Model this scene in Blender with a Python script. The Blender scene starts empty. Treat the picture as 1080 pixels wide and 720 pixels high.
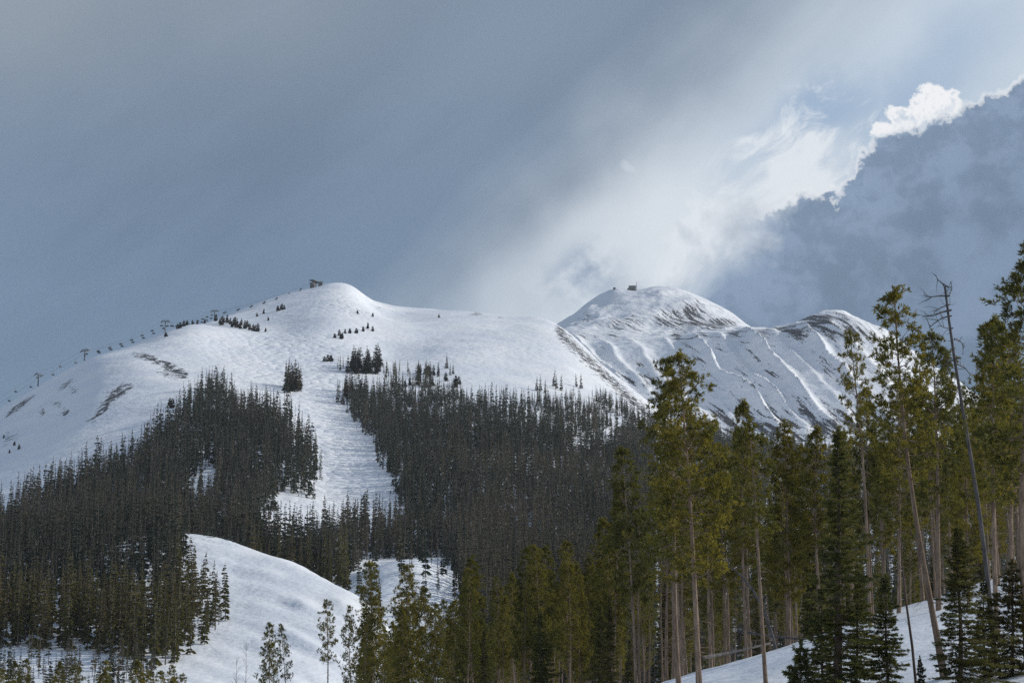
import bpy, math, random
import numpy as np
from mathutils import Vector, Matrix, Quaternion

R = random.Random(7)
rng = np.random.default_rng(11)
sc = bpy.context.scene
COL = sc.collection
rad = math.radians

# ------------------------------------------------------------------ camera
F = 2015.0                      # focal length in px of a 1080 px wide frame
PITCH = rad(12.3)
CP, SP = math.cos(PITCH), math.sin(PITCH)
cam_d = bpy.data.cameras.new('camera')
cam = bpy.data.objects.new('camera', cam_d)
COL.objects.link(cam)
cam_d.sensor_width = 36.0
cam_d.lens = 36.0 * F / 1080.0
cam_d.clip_start = 0.5
cam_d.clip_end = 60000
cam.location = (0, 0, 0)
cam.rotation_euler = (math.pi / 2 + PITCH, 0, 0)
sc.camera = cam


def P(px, row, Y):
    """bearing px, elevation row, forward distance Y -> world metres (arrays ok)"""
    u = (np.asarray(px, float) - 540) / F
    v = (360 - np.asarray(row, float)) / F
    ry = CP - v * SP
    t = np.asarray(Y, float) / ry
    return np.stack(np.broadcast_arrays(u * t, Y, (SP + v * CP) * t), -1)


# ------------------------------------------------------------------ helpers
def mesh_obj(name, V, faces, mats, idx=None, parent=None, smooth=False, attrs=None, link=True):
    """V (n,3); faces list of int arrays (m,k). idx: list of material indices matching faces arrays"""
    me = bpy.data.meshes.new(name)
    V = np.asarray(V, np.float32)
    me.vertices.add(len(V))
    me.vertices.foreach_set('co', V.ravel())
    loops = np.concatenate([f.ravel() for f in faces]).astype(np.int32)
    tot = np.concatenate([np.full(len(f), f.shape[1], np.int32) for f in faces])
    start = np.concatenate([[0], np.cumsum(tot)[:-1]]).astype(np.int32)
    me.loops.add(len(loops))
    me.loops.foreach_set('vertex_index', loops)
    me.polygons.add(len(tot))
    me.polygons.foreach_set('loop_start', start)
    me.polygons.foreach_set('loop_total', tot)
    for m in mats:
        me.materials.append(m)
    if idx is not None:
        mi = np.concatenate([np.full(len(f), i, np.int32) for f, i in zip(faces, idx)])
        me.polygons.foreach_set('material_index', mi)
    me.polygons.foreach_set('use_smooth', np.full(len(tot), smooth))
    for k, a in (attrs or {}).items():
        at = me.attributes.new(k, 'FLOAT', 'POINT')
        at.data.foreach_set('value', np.asarray(a, np.float32))
    me.update(calc_edges=True)
    o = bpy.data.objects.new(name, me)
    if link:
        COL.objects.link(o)
    if parent is not None:
        o.parent = parent
    return o


class MB:
    """collects tubes / boxes / blades as one mesh"""
    def __init__(s):
        s.V, s.F3, s.F4, s.n = [], [], [], 0

    def add(s, V, f3=None, f4=None):
        V = np.asarray(V, float)
        if f3 is not None:
            s.F3.append(np.asarray(f3) + s.n)
        if f4 is not None:
            s.F4.append(np.asarray(f4) + s.n)
        s.V.append(V)
        s.n += len(V)

    def tube(s, pts, rr, k=6, cap=True):
        pts = np.asarray(pts, float)
        m = len(pts)
        d = np.gradient(pts, axis=0)
        d /= np.linalg.norm(d, axis=1)[:, None] + 1e-9
        ref = np.array([0, 0, 1.0]) if abs(d[0][2]) < .8 else np.array([1.0, 0, 0])
        a = np.cross(d, ref)
        a /= np.linalg.norm(a, axis=1)[:, None] + 1e-9
        b = np.cross(d, a)
        th = np.arange(k) * 2 * math.pi / k
        ring = (a[:, None, :] * np.cos(th)[None, :, None] + b[:, None, :] * np.sin(th)[None, :, None])
        V = pts[:, None, :] + ring * np.asarray(rr, float)[:, None, None]
        i = np.arange(m - 1)[:, None] * k
        j = np.arange(k)[None, :]
        j2 = (j + 1) % k
        q = np.stack([i + j, i + j2, i + k + j2, i + k + j], -1).reshape(-1, 4)
        s.add(V.reshape(-1, 3), f4=q)
        if cap:
            c = s.n - m * k
            for base, c0 in ((c, pts[0]), (c + (m - 1) * k, pts[-1])):
                s.V.append(np.array([c0]))
                ci = s.n
                s.n += 1
                s.F3.append(np.array([[base + t, base + (t + 1) % k, ci] for t in range(k)]))

    def box(s, c, h, ax=None):
        c = np.asarray(c, float)
        ax = np.eye(3) if ax is None else np.asarray(ax, float)
        sg = np.array([[x, y, z] for x in (-1, 1) for y in (-1, 1) for z in (-1, 1)], float)
        V = c + (sg * np.asarray(h, float)) @ ax
        s.add(V, f4=np.array([[0, 1, 3, 2], [4, 6, 7, 5], [0, 4, 5, 1], [2, 3, 7, 6], [0, 2, 6, 4], [1, 5, 7, 3]]))

    def build(s, name, mat, parent=None, smooth=False, attrs=None, link=True):
        fs = []
        if s.F3:
            fs.append(np.concatenate(s.F3))
        if s.F4:
            fs.append(np.concatenate(s.F4))
        return mesh_obj(name, np.concatenate(s.V), fs, [mat], None, parent, smooth, attrs, link)


def tag(o, label=None, cat=None, group=None, kind=None):
    if label:
        o['label'] = label
    if cat:
        o['category'] = cat
    if group:
        o['group'] = group
    if kind:
        o['kind'] = kind
    return o


def empty(name, loc=(0, 0, 0)):
    o = bpy.data.objects.new(name, None)
    o.empty_display_size = 0.2
    o.location = loc
    COL.objects.link(o)
    return o


def place(proto, name, label, cat, group=None, mw=None):
    """a new thing that shares the part meshes of a prototype {part name: mesh}"""
    o = empty(name)
    tag(o, label, cat, group)
    if mw is not None:
        o.matrix_world = mw
    for part, me in proto.items():
        c = bpy.data.objects.new(part, me)
        COL.objects.link(c)
        c.parent = o
    return o


# ---- value noise in numpy
def _h(ix, iy, seed):
    n = (ix.astype(np.int64) * 374761393 + iy.astype(np.int64) * 668265263 + seed * 974711) & 0x7fffffff
    n = ((n ^ (n >> 13)) * 1274126177) & 0x7fffffff
    n = n ^ (n >> 16)
    return (n & 0xffff) / 65535.0


def vnoise(x, y, seed=0):
    x, y = np.broadcast_arrays(np.asarray(x, float), np.asarray(y, float))
    ix, iy = np.floor(x), np.floor(y)
    fx, fy = x - ix, y - iy
    fx, fy = fx * fx * (3 - 2 * fx), fy * fy * (3 - 2 * fy)
    a, b = _h(ix, iy, seed), _h(ix + 1, iy, seed)
    c, d = _h(ix, iy + 1, seed), _h(ix + 1, iy + 1, seed)
    return (a * (1 - fx) + b * fx) * (1 - fy) + (c * (1 - fx) + d * fx) * fy


def fbm(x, y, o=4, seed=0):
    t, a, w = 0, .5, 0
    for i in range(o):
        t = t + a * vnoise(x * 2 ** i, y * 2 ** i, seed + i * 17)
        w += a
        a *= .5
    return t / w


def sstep(a, b, x):
    t = np.clip((x - a) / (b - a), 0, 1)
    return t * t * (3 - 2 * t)


# ---- thin plate spline of elevation over bearing and log distance
class TPS:
    def __init__(s, table, smooth=0.0005):
        p = []
        for px, lst in table.items():
            for Y, row in lst:
                p.append((px, Y, row))
        p = np.array(p, float)
        s.X = s.dom(p[:, 0], p[:, 1])
        n = len(p)
        d = np.linalg.norm(s.X[:, None] - s.X[None], axis=2)
        K = s.k(d) + np.eye(n) * smooth
        A = np.zeros((n + 3, n + 3))
        A[:n, :n] = K
        A[:n, n] = 1
        A[:n, n + 1:] = s.X
        A[n:, :n] = A[:n, n:].T
        b = np.zeros(n + 3)
        b[:n] = p[:, 2]
        s.w = np.linalg.solve(A, b)

    @staticmethod
    def dom(px, Y):
        return np.stack([np.asarray(px, float) / 130.0, np.log(np.asarray(Y, float)) * 5.0], -1)

    @staticmethod
    def k(d):
        return np.where(d > 1e-9, d * d * np.log(d + 1e-12), 0)

    def __call__(s, px, Y):
        px, Y = np.broadcast_arrays(np.asarray(px, float), np.asarray(Y, float))
        q = s.dom(px.ravel(), Y.ravel())
        out = np.empty(len(q))
        n = len(s.X)
        for i in range(0, len(q), 20000):
            c = q[i:i + 20000]
            d = np.linalg.norm(c[:, None] - s.X[None], axis=2)
            out[i:i + 20000] = s.k(d) @ s.w[:n] + s.w[n] + c @ s.w[n + 1:]
        return out.reshape(px.shape)


M_T = {
    -200: [(350, 770), (600, 650), (850, 575), (1150, 520), (1350, 505), (1700, 530), (2300, 570)],
    0: [(350, 765), (550, 650), (650, 595), (850, 522), (1100, 462), (1300, 434), (1700, 455), (2300, 500)],
    50: [(650, 590), (850, 508), (1100, 438), (1280, 404), (1700, 425), (2300, 470)],
    100: [(350, 765), (550, 640), (650, 585), (850, 498), (1050, 425), (1250, 379), (1700, 395), (2300, 450)],
    150: [(650, 575), (900, 470), (1050, 415), (1180, 381), (1260, 369), (1360, 364), (1700, 372), (2300, 430)],
    180: [(900, 465), (1050, 412), (1170, 386), (1280, 362), (1400, 350), (1700, 360), (2300, 420)],
    205: [(350, 765), (550, 645), (680, 565), (850, 488), (1000, 428), (1150, 392), (1300, 360), (1450, 341), (1600, 345), (1800, 352), (2300, 400)],
    230: [(850, 490), (1150, 393), (1300, 366), (1450, 346), (1650, 336), (2300, 390)],
    260: [(650, 572), (850, 492), (1000, 435), (1200, 389), (1400, 358), (1600, 336), (1750, 325), (2300, 380)],
    300: [(350, 765), (650, 580), (850, 495), (1000, 442), (1200, 394), (1500, 347), (1800, 312), (2400, 350)],
    328: [(1500, 340), (1800, 305), (2400, 345)],
    345: [(550, 650), (650, 595), (850, 508), (1000, 452), (1250, 386), (1500, 338), (1740, 303), (1830, 300), (2400, 340)],
    372: [(1250, 388), (1500, 342), (1740, 306), (1830, 302.5), (2400, 340)],
    390: [(350, 770), (450, 700), (520, 640), (570, 608), (600, 600), (650, 603), (850, 510), (1100, 430), (1500, 348), (1760, 322), (1850, 314), (2400, 345)],
    410: [(850, 510), (1100, 430), (1400, 376), (1700, 336), (1900, 321), (2400, 345)],
    440: [(450, 700), (520, 640), (570, 598), (600, 590), (650, 594), (720, 580), (2400, 348)],
    470: [(350, 770), (570, 610), (600, 600), (650, 600), (850, 514), (1100, 434), (1400, 371), (1700, 335), (1850, 327), (2400, 350)],
    510: [(850, 517), (1400, 373), (1700, 336), (1800, 331.5), (2400, 355)],
    540: [(350, 775), (550, 650), (650, 605), (850, 519), (1100, 441), (1400, 377), (1700, 338), (1790, 335), (2400, 360)],
    578: [(850, 522), (1100, 450), (1400, 383), (1650, 345), (1760, 339.5), (2400, 380)],
    596: [(1400, 388), (1600, 356), (1700, 349), (2400, 400)],
    612: [(350, 775), (550, 655), (850, 527), (1100, 457), (1400, 396), (1580, 368), (1660, 365), (2400, 420)],
    640: [(850, 532), (1100, 466), (1400, 409), (1540, 392), (1640, 391), (2400, 450)],
    670: [(850, 537), (1100, 474), (1400, 424), (1520, 414), (1640, 416), (2400, 480)],
    720: [(350, 780), (550, 662), (850, 547), (1100, 487), (1400, 453), (1500, 450), (1700, 455), (2400, 500)],
    800: [(850, 560), (1100, 505), (1400, 480), (1700, 466), (2400, 480)],
    900: [(350, 780), (550, 668), (850, 572), (1100, 515), (1400, 487), (1700, 468), (2400, 480)],
    1100: [(350, 780), (550, 670), (850, 575), (1100, 520), (1400, 492), (1700, 480), (2400, 500)],
    1300: [(350, 780), (550, 670), (850, 580), (1100, 530), (1700, 500), (2400, 520)],
}
P_T = {
    440: [(1800, 600), (2300, 520), (2700, 480), (3100, 480), (3800, 520)],
    540: [(1800, 545), (2300, 455), (2600, 395), (2900, 372), (3100, 372), (3800, 430)],
    575: [(1800, 530), (2300, 440), (2600, 375), (2900, 355), (3050, 352), (3800, 410)],
    600: [(1800, 522), (2300, 432), (2580, 360), (2750, 348), (3000, 337), (3100, 335), (3800, 395)],
    625: [(2300, 432), (2580, 358), (2700, 350), (2900, 333), (3080, 317), (3800, 390)],
    652: [(1800, 518), (2300, 434), (2580, 358), (2700, 350), (2900, 328), (3080, 304), (3200, 309), (3800, 380)],
    668: [(2580, 358), (2900, 327), (3080, 306.5), (3200, 312), (3800, 380)],
    690: [(2300, 438), (2580, 360), (2700, 352), (2900, 327), (3080, 302.5), (3200, 307), (3800, 380)],
    715: [(2580, 359), (2700, 351), (2900, 329), (3080, 304), (3200, 310), (3800, 385)],
    740: [(1800, 520), (2300, 440), (2580, 357), (2700, 350), (2900, 333), (3080, 313), (3200, 320), (3800, 395)],
    770: [(2580, 355), (2700, 349.5), (2900, 342), (3060, 329), (3200, 338), (3800, 405)],
    800: [(1800, 520), (2300, 442), (2580, 352), (2700, 348), (2900, 352), (3060, 352), (3800, 425)],
    830: [(2300, 440), (2580, 350), (2680, 345), (2900, 362), (3100, 375), (3800, 435)],
    850: [(2580, 346), (2680, 338), (2900, 358), (3800, 440)],
    868: [(1800, 522), (2300, 440), (2580, 342), (2680, 331.5), (2900, 355), (3800, 445)],
    886: [(2580, 341), (2680, 330), (2900, 355), (3800, 445)],
    906: [(2300, 445), (2580, 346), (2680, 336), (2900, 362), (3800, 450)],
    935: [(2300, 450), (2580, 362), (2680, 352), (2900, 380), (3800, 460)],
    1000: [(1800, 530), (2300, 468), (2580, 405), (2680, 397), (2900, 420), (3800, 490)],
    1080: [(1800, 540), (2300, 492), (2580, 450), (2680, 445), (2900, 460), (3800, 520)],
    1300: [(1800, 570), (2300, 550), (2580, 530), (2680, 528), (2900, 540), (3800, 580)],
}
K_T = {
    -300: [(250, 860), (380, 740), (480, 660), (560, 610), (620, 600), (700, 620), (900, 720)],
    0: [(250, 850), (380, 718), (480, 642), (560, 592), (600, 583), (700, 600), (900, 710)],
    100: [(250, 850), (380, 718), (480, 640), (560, 582), (600, 573), (700, 592), (900, 710)],
    195: [(250, 850), (380, 722), (480, 640), (540, 588), (580, 565), (620, 568), (700, 600), (900, 710)],
    250: [(250, 850), (370, 737), (470, 650), (540, 592), (568, 575), (600, 578), (680, 612), (900, 720)],
    300: [(360, 752), (450, 668), (520, 608), (548, 591), (580, 596), (650, 628), (900, 730)],
    340: [(250, 870), (350, 772), (430, 692), (500, 628), (528, 610), (560, 616), (620, 645), (900, 740)],
    375: [(340, 792), (420, 715), (480, 652), (508, 629), (540, 636), (600, 665), (900, 760)],
    440: [(250, 890), (330, 832), (420, 745), (470, 700), (490, 690), (600, 710), (900, 780)],
    520: [(320, 862), (420, 790), (480, 770), (600, 780), (900, 820)],
    640: [(250, 900), (320, 880), (420, 840), (600, 830), (900, 860)],
}


def flat(z, Y):
    return 360 + F * math.tan(PITCH - math.atan(z / Y))


def near(z):
    return [(3, flat(-1.7, 3)), (8, flat(-1.7, 8)), (16, flat(-1.7 + z * .15, 16)), (32, flat(-1.7 + z * .5, 32))]


G_T = {
    -500: near(0) + [(60, 905), (100, 850), (150, 832), (200, 822), (300, 812), (450, 800), (700, 800)],
    0: near(0) + [(60, 900), (100, 850), (150, 832), (200, 822), (300, 812), (450, 800), (700, 800)],
    300: near(0) + [(60, 880), (100, 832), (150, 806), (200, 795), (300, 792), (450, 795), (700, 800)],
    500: near(0) + [(60, 850), (100, 790), (150, 772), (200, 764), (300, 762), (450, 768), (700, 790)],
    620: near(0) + [(60, 828), (85, 775), (100, 752), (115, 748), (150, 748), (200, 748), (300, 752), (450, 765), (700, 790)],
    690: near(.5) + [(60, 812), (85, 745), (100, 724), (110, 719), (150, 730), (200, 738), (300, 748), (450, 765), (700, 790)],
    760: near(.8) + [(60, 792), (85, 726), (100, 705), (110, 700), (125, 704), (150, 715), (200, 728), (300, 744), (450, 765)],
    830: near(1) + [(60, 772), (85, 707), (100, 686), (110, 681), (125, 684), (150, 694), (200, 710), (300, 735), (450, 760)],
    900: near(1.4) + [(60, 752), (85, 690), (100, 666), (112, 657), (125, 657), (150, 668), (200, 690), (300, 725), (450, 755)],
    985: near(1.8) + [(60, 735), (85, 675), (100, 650), (115, 636), (130, 631), (150, 634), (200, 660), (300, 710), (450, 745)],
    1080: near(2.4) + [(60, 715), (85, 658), (100, 630), (115, 612), (130, 604), (150, 602), (200, 625), (300, 690), (450, 735), (700, 780)],
    1500: near(5) + [(60, 660), (100, 560), (150, 530), (200, 545), (300, 620), (450, 700), (700, 770)],
}
tM, tP, tK, tG = TPS(M_T), TPS(P_T), TPS(K_T), TPS(G_T)

# ---- surface detail shared by mesh and placement -------------------------
RIBS = [(578, .8), (600, 1.), (626, .7), (655, .6), (690, .55), (722, 1.5), (752, 1.), (784, 1.5), (815, .6), (848, 1.1), (884, .8), (915, 1.1), (955, .8), (1000, 1.)]


def rowM(px, Y):
    r = tM(px, Y)
    x = (np.asarray(px) - 540) / F * np.asarray(Y)
    r = r - (fbm(x / 90., np.asarray(Y) / 90., 4, 3) - .5) * 9 * np.clip(np.asarray(Y) / 1500, .3, 1)
    return r


def ribs_s(px, row):
    return px - 0.95 * (row - 350)


def rowP(px, Y):
    px = np.asarray(px, float)
    Y = np.asarray(Y, float)
    r = tP(px, Y)
    x = (px - 540) / F * Y
    s = ribs_s(px, r) + (fbm(x / 60., Y / 60., 3, 9) - .5) * 12
    face = sstep(2150, 2350, Y) * (1 - sstep(2540, 2660, Y))
    d = np.zeros_like(r)
    s = s + (vnoise(r / 14., s / 30., 70) - .5) * 5
    for i, (s0, a) in enumerate(RIBS):
        t = s - s0
        k = a * (.65 + .7 * vnoise(r / 22., s0 + 0 * s, 71))
        d = np.maximum(d, 11 * k * np.where(t < 0, np.exp(t / 17.), np.exp(-t / 7.)))
    r = r - face * (d - 4)
    rg_ = 1 - np.abs(2 * fbm(x / 55. - Y / 160., Y / 150., 4, 61) - 1) * 2.2
    r = r - np.clip(rg_, 0, 1) * 3.6 * sstep(2620, 2720, Y) * (1 - sstep(2990, 3060, Y))
    r = r - (fbm(x / 70., Y / 70., 5, 21) - .5) * 9 * (1 - .6 * sstep(3020, 3080, Y) * (1 - sstep(3120, 3160, Y)))
    return r


def rowK(px, Y):
    px = np.asarray(px, float)
    Y = np.asarray(Y, float)
    r = tK(px, Y)
    x = (px - 540) / F * Y
    r = r - (fbm(x / 25., Y / 25., 4, 33) - .5) * 4
    # groomed / skied tracks sweeping round the knoll
    u = x * .75 + Y * .66 + 0.006 * (x + 60) ** 2
    tr = np.sin(u / 1.9 + 9 * fbm(x / 40, Y / 40, 3, 5)) * fbm(x / 18., Y / 18., 2, 55) ** 2
    return r - tr * 3.2


def rowG(px, Y):
    px = np.asarray(px, float)
    Y = np.asarray(Y, float)
    x = (px - 540) / F * Y
    dz = (fbm(x / 9., Y / 9., 4, 44) - .5) * .7 * np.clip(Y / 60, .05, 1)
    return tG(np.clip(px, -500, 1500), Y) - dz / Y * F


def ell(px, row, cx, cy, a, b, ang=0):
    c, s = math.cos(rad(ang)), math.sin(rad(ang))
    dx, dy = px - cx, row - cy
    q = ((dx * c + dy * s) / a) ** 2 + ((-dx * s + dy * c) / b) ** 2
    return np.exp(-q)


# ------------------------------------------------------------------ materials
def mat(name):
    m = bpy.data.materials.new(name)
    m.use_nodes = True
    nt = m.node_tree
    nt.nodes.clear()
    out = nt.nodes.new('ShaderNodeOutputMaterial')
    return m, nt, out


def nd(nt, t, **kw):
    n = nt.nodes.new(t)
    for k, v in kw.items():
        if k.startswith('i_'):
            n.inputs[k[2:].replace('_', ' ')].default_value = v
        else:
            setattr(n, k, v)
    return n


def setin(n, i, v, nt):
    if hasattr(v, 'is_linked') or isinstance(v, bpy.types.NodeSocket):
        nt.links.new(v, n.inputs[i])
    elif v is not None:
        n.inputs[i].default_value = v


def mth(nt, op, a, b=None, c=None, clamp=False):
    n = nt.nodes.new('ShaderNodeMath')
    n.operation = op
    n.use_clamp = clamp
    setin(n, 0, a, nt)
    if b is not None:
        setin(n, 1, b, nt)
    if c is not None:
        setin(n, 2, c, nt)
    return n.outputs[0]


def mixc(nt, f, a, b, mode='MIX'):
    n = nt.nodes.new('ShaderNodeMix')
    n.data_type = 'RGBA'
    n.blend_type = mode
    setin(n, 0, f, nt)
    for i, v in ((6, a), (7, b)):
        if isinstance(v, tuple):
            v = (*v[:3], 1)
        setin(n, i, v, nt)
    return n.outputs[2]


def smooth(nt, x, a, b, lo=0., hi=1.):
    n = nt.nodes.new('ShaderNodeMapRange')
    n.interpolation_type = 'SMOOTHSTEP'
    setin(n, 0, x, nt)
    n.inputs[1].default_value = a
    n.inputs[2].default_value = b
    n.inputs[3].default_value = lo
    n.inputs[4].default_value = hi
    return n.outputs[0]


def noise(nt, vec, scale, detail=4, rough=.55, dist=0.):
    n = nt.nodes.new('ShaderNodeTexNoise')
    if vec is not None:
        nt.links.new(vec, n.inputs['Vector'])
    n.inputs['Scale'].default_value = scale
    n.inputs['Detail'].default_value = detail
    n.inputs['Roughness'].default_value = rough
    n.inputs['Distortion'].default_value = dist
    return n.outputs['Fac']


def vmap(nt, vec, scale=(1, 1, 1), rot=(0, 0, 0)):
    if any(rot):
        n = nt.nodes.new('ShaderNodeMapping')
        nt.links.new(vec, n.inputs[0])
        n.inputs['Rotation'].default_value = rot
        vec = n.outputs[0]
    n = nt.nodes.new('ShaderNodeMapping')
    nt.links.new(vec, n.inputs[0])
    n.inputs['Scale'].default_value = scale
    return n.outputs[0]


def lumps(nt, vec, scale, smooth_=.4):
    n = nt.nodes.new('ShaderNodeTexVoronoi')
    n.feature = 'F1'
    nt.links.new(vec, n.inputs['Vector'])
    n.inputs['Scale'].default_value = scale
    d_ = n.outputs['Distance']
    return mth(nt, 'MULTIPLY', d_, mth(nt, 'ADD', d_, smooth_))


def snow_material(name, bumps, rocky=0.0, rock_scale=.12, squash=(1, 1, 1), rot=(0, 0, 0), mogul=0.):
    """bumps: list of (scale per metre, height in metres, detail)"""
    m, nt, out = mat(name)
    tc = nt.nodes.new('ShaderNodeTexCoord').outputs['Object']
    b = nd(nt, 'ShaderNodeBsdfPrincipled')
    b.inputs['Roughness'].default_value = .65
    b.inputs['Specular IOR Level'].default_value = .25
    tone = noise(nt, tc, .02, 5)
    snow = mixc(nt, smooth(nt, tone, .35, .65), (.77, .81, .87), (.86, .885, .91))
    h = None
    for scl, hgt, det in bumps:
        n = mth(nt, 'MULTIPLY', noise(nt, tc, scl, det, .5), hgt)
        h = n if h is None else mth(nt, 'ADD', h, n)
    if mogul:
        mk = nd(nt, 'ShaderNodeAttribute', attribute_name='mogul').outputs['Fac']
        h = mth(nt, 'SUBTRACT', h, mth(nt, 'MULTIPLY', mk, mth(nt, 'MULTIPLY', lumps(nt, tc, .19, .0), mogul)))
    bump = nd(nt, 'ShaderNodeBump')
    bump.inputs['Strength'].default_value = 1
    bump.inputs['Distance'].default_value = 1
    nt.links.new(h, bump.inputs['Height'])
    nt.links.new(bump.outputs[0], b.inputs['Normal'])
    if rocky:
        at = nd(nt, 'ShaderNodeAttribute', attribute_name='rock').outputs['Fac']
        v = vmap(nt, tc, squash, rot)
        n1 = noise(nt, v, rock_scale, 6, .65)
        k = mth(nt, 'ADD', mth(nt, 'MULTIPLY', mth(nt, 'SUBTRACT', mth(nt, 'ADD', mth(nt, 'MULTIPLY', n1, .68), mth(nt, 'MULTIPLY', noise(nt, tc, rock_scale * 3.2, 6, .65), .32)), .5), 4.4), mth(nt, 'MULTIPLY', mth(nt, 'SUBTRACT', mth(nt, 'MINIMUM', at, .9), .74), rocky))
        f = smooth(nt, k, -.02, .10)
        rk = mixc(nt, noise(nt, tc, .3, 4), (.022, .024, .028), (.078, .074, .072))
        col = mixc(nt, f, snow, rk)
        nt.links.new(col, b.inputs['Base Color'])
    else:
        nt.links.new(snow, b.inputs['Base Color'])
    nt.links.new(b.outputs[0], out.inputs[0])
    return m


def needle_material(name, c1, c2, c3, trans=.35, attr=None):
    """three needle colours mixed by tree (object random or tint attribute) and by clump noise"""
    m, nt, out = mat(name)
    tc = nt.nodes.new('ShaderNodeTexCoord').outputs['Object']
    if attr:
        r = nd(nt, 'ShaderNodeAttribute', attribute_name=attr).outputs['Fac']
    else:
        r = nt.nodes.new('ShaderNodeObjectInfo').outputs['Random']
    n = noise(nt, tc, .9, 3)
    col = mixc(nt, smooth(nt, n, .35, .65), c1, c2)
    col = mixc(nt, smooth(nt, r, .25, 1.0, 0, .8), col, c3)
    d = nd(nt, 'ShaderNodeBsdfPrincipled')
    d.inputs['Roughness'].default_value = .6
    d.inputs['Specular IOR Level'].default_value = .25
    t = nd(nt, 'ShaderNodeBsdfTranslucent')
    nt.links.new(col, d.inputs['Base Color'])
    tcol = mixc(nt, 1.0, col, (1.25, 1.2, .55), 'MULTIPLY')
    nt.links.new(tcol, t.inputs['Color'])
    mx = nd(nt, 'ShaderNodeMixShader')
    mx.inputs[0].default_value = trans
    nt.links.new(d.outputs[0], mx.inputs[1])
    nt.links.new(t.outputs[0], mx.inputs[2])
    nt.links.new(mx.outputs[0], out.inputs[0])
    return m


def bark_material(name, c1, c2, scale=6.):
    m, nt, out = mat(name)
    tc = nt.nodes.new('ShaderNodeTexCoord').outputs['Object']
    r = nt.nodes.new('ShaderNodeObjectInfo').outputs['Random']
    v = vmap(nt, tc, (1, 1, .22))
    n = noise(nt, v, scale, 5, .65)
    col = mixc(nt, smooth(nt, n, .3, .7), c1, c2)
    col = mixc(nt, mth(nt, 'MULTIPLY', r, .45), col, tuple(.55 * (a + b) * .5 for a, b in zip(c1, c2)))
    b = nd(nt, 'ShaderNodeBsdfPrincipled')
    b.inputs['Roughness'].default_value = .9
    b.inputs['Specular IOR Level'].default_value = .1
    nt.links.new(col, b.inputs['Base Color'])
    bp = nd(nt, 'ShaderNodeBump')
    bp.inputs['Distance'].default_value = .04
    bp.inputs['Strength'].default_value = .8
    nt.links.new(n, bp.inputs['Height'])
    nt.links.new(bp.outputs[0], b.inputs['Normal'])
    nt.links.new(b.outputs[0], out.inputs[0])
    return m


def plain(name, col, rough=.6, metal=0., var=.25, scale=2.):
    m, nt, out = mat(name)
    tc = nt.nodes.new('ShaderNodeTexCoord').outputs['Object']
    n = noise(nt, tc, scale, 4)
    c = mixc(nt, n, tuple(x * (1 - var) for x in col), tuple(x * (1 + var) for x in col))
    b = nd(nt, 'ShaderNodeBsdfPrincipled')
    b.inputs['Roughness'].default_value = rough
    b.inputs['Metallic'].default_value = metal
    nt.links.new(c, b.inputs['Base Color'])
    nt.links.new(b.outputs[0], out.inputs[0])
    return m


MAT_M = snow_material('mountain_snow', [(.02, 3., 2), (.16, .8, 3), (.5, .25, 2)], 1.0, .26, (1, .5, .8), (0, 0, rad(20)), 1.15)
MAT_P = snow_material('peak_snow', [(.015, 6., 3), (.06, 2.4, 3), (.25, .6, 2)], 1.0, .13, (1.2, .11, .16), (0, 0, rad(-21)))
MAT_K = snow_material('knoll_snow', [(.10, .8, 3), (.5, .3, 3)])
MAT_G = snow_material('bank_snow', [(.25, .25, 4), (1.3, .09, 4), (6., .02, 2)])
MAT_NEEDLE = needle_material('pine_needles', (.112, .110, .030), (.195, .166, .042), (.080, .085, .030), .55)
MAT_SPRUCE = needle_material('spruce_needles', (.070, .084, .036), (.125, .125, .042), (.085, .074, .036), .45)
MAT_FAR = needle_material('far_conifer_needles', (.052, .062, .026), (.120, .114, .040), (.125, .104, .060), .38)
MAT_WOOD = needle_material('forest_conifer_needles', (.018, .032, .030), (.052, .070, .052), (.165, .140, .118), .25, 'tint')
MAT_DARK = needle_material('stunted_fir_needles', (.016, .021, .016), (.026, .030, .020), (.03, .026, .02), .15)
MAT_BARK = bark_material('pine_bark', (.14, .10, .074), (.35, .265, .20))
MAT_SBARK = bark_material('spruce_bark', (.07, .052, .042), (.16, .125, .105))
MAT_GREY = bark_material('weathered_wood', (.065, .065, .068), (.17, .16, .16))
MAT_FBARK = bark_material('far_bark', (.09, .075, .065), (.22, .19, .17), 2.)
MAT_STEEL = plain('dark_steel', (.05, .055, .06), .5, .6)
MAT_WALL = plain('weathered_panel', (.10, .105, .11), .7)
MAT_ROOF = plain('station_roof', (.16, .17, .18), .6)
MAT_GLASS = plain('dark_window', (.03, .035, .04), .15)
MAT_FLOOR = snow_material('valley_snow', [(.01, 4., 4)])

# ------------------------------------------------------------------ terrain
def sheet(name, rowf, px0, px1, dpx, Y0, Y1, nY, material, rockf=None, label=None, mogf=None):
    px = np.arange(px0, px1 + .1, dpx)
    Y = np.exp(np.linspace(math.log(Y0), math.log(Y1), nY))
    PX, YY = np.meshgrid(px, Y)
    RR = rowf(PX, YY)
    V = P(PX, RR, YY).reshape(-1, 3)
    w = len(px)
    i = (np.arange(nY - 1)[:, None] * w + np.arange(w - 1)[None]).ravel()
    q = np.stack([i, i + 1, i + w + 1, i + w], -1)
    at = {}
    if rockf is not None:
        at['rock'] = rockf(PX, RR, YY).ravel()
    if mogf is not None:
        at['mogul'] = mogf(PX, RR, YY).ravel()
    o = mesh_obj(name, V, [q], [material], None, None, True, at)
    tag(o, kind='structure')
    if label:
        o['label'] = label
    return o


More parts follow.
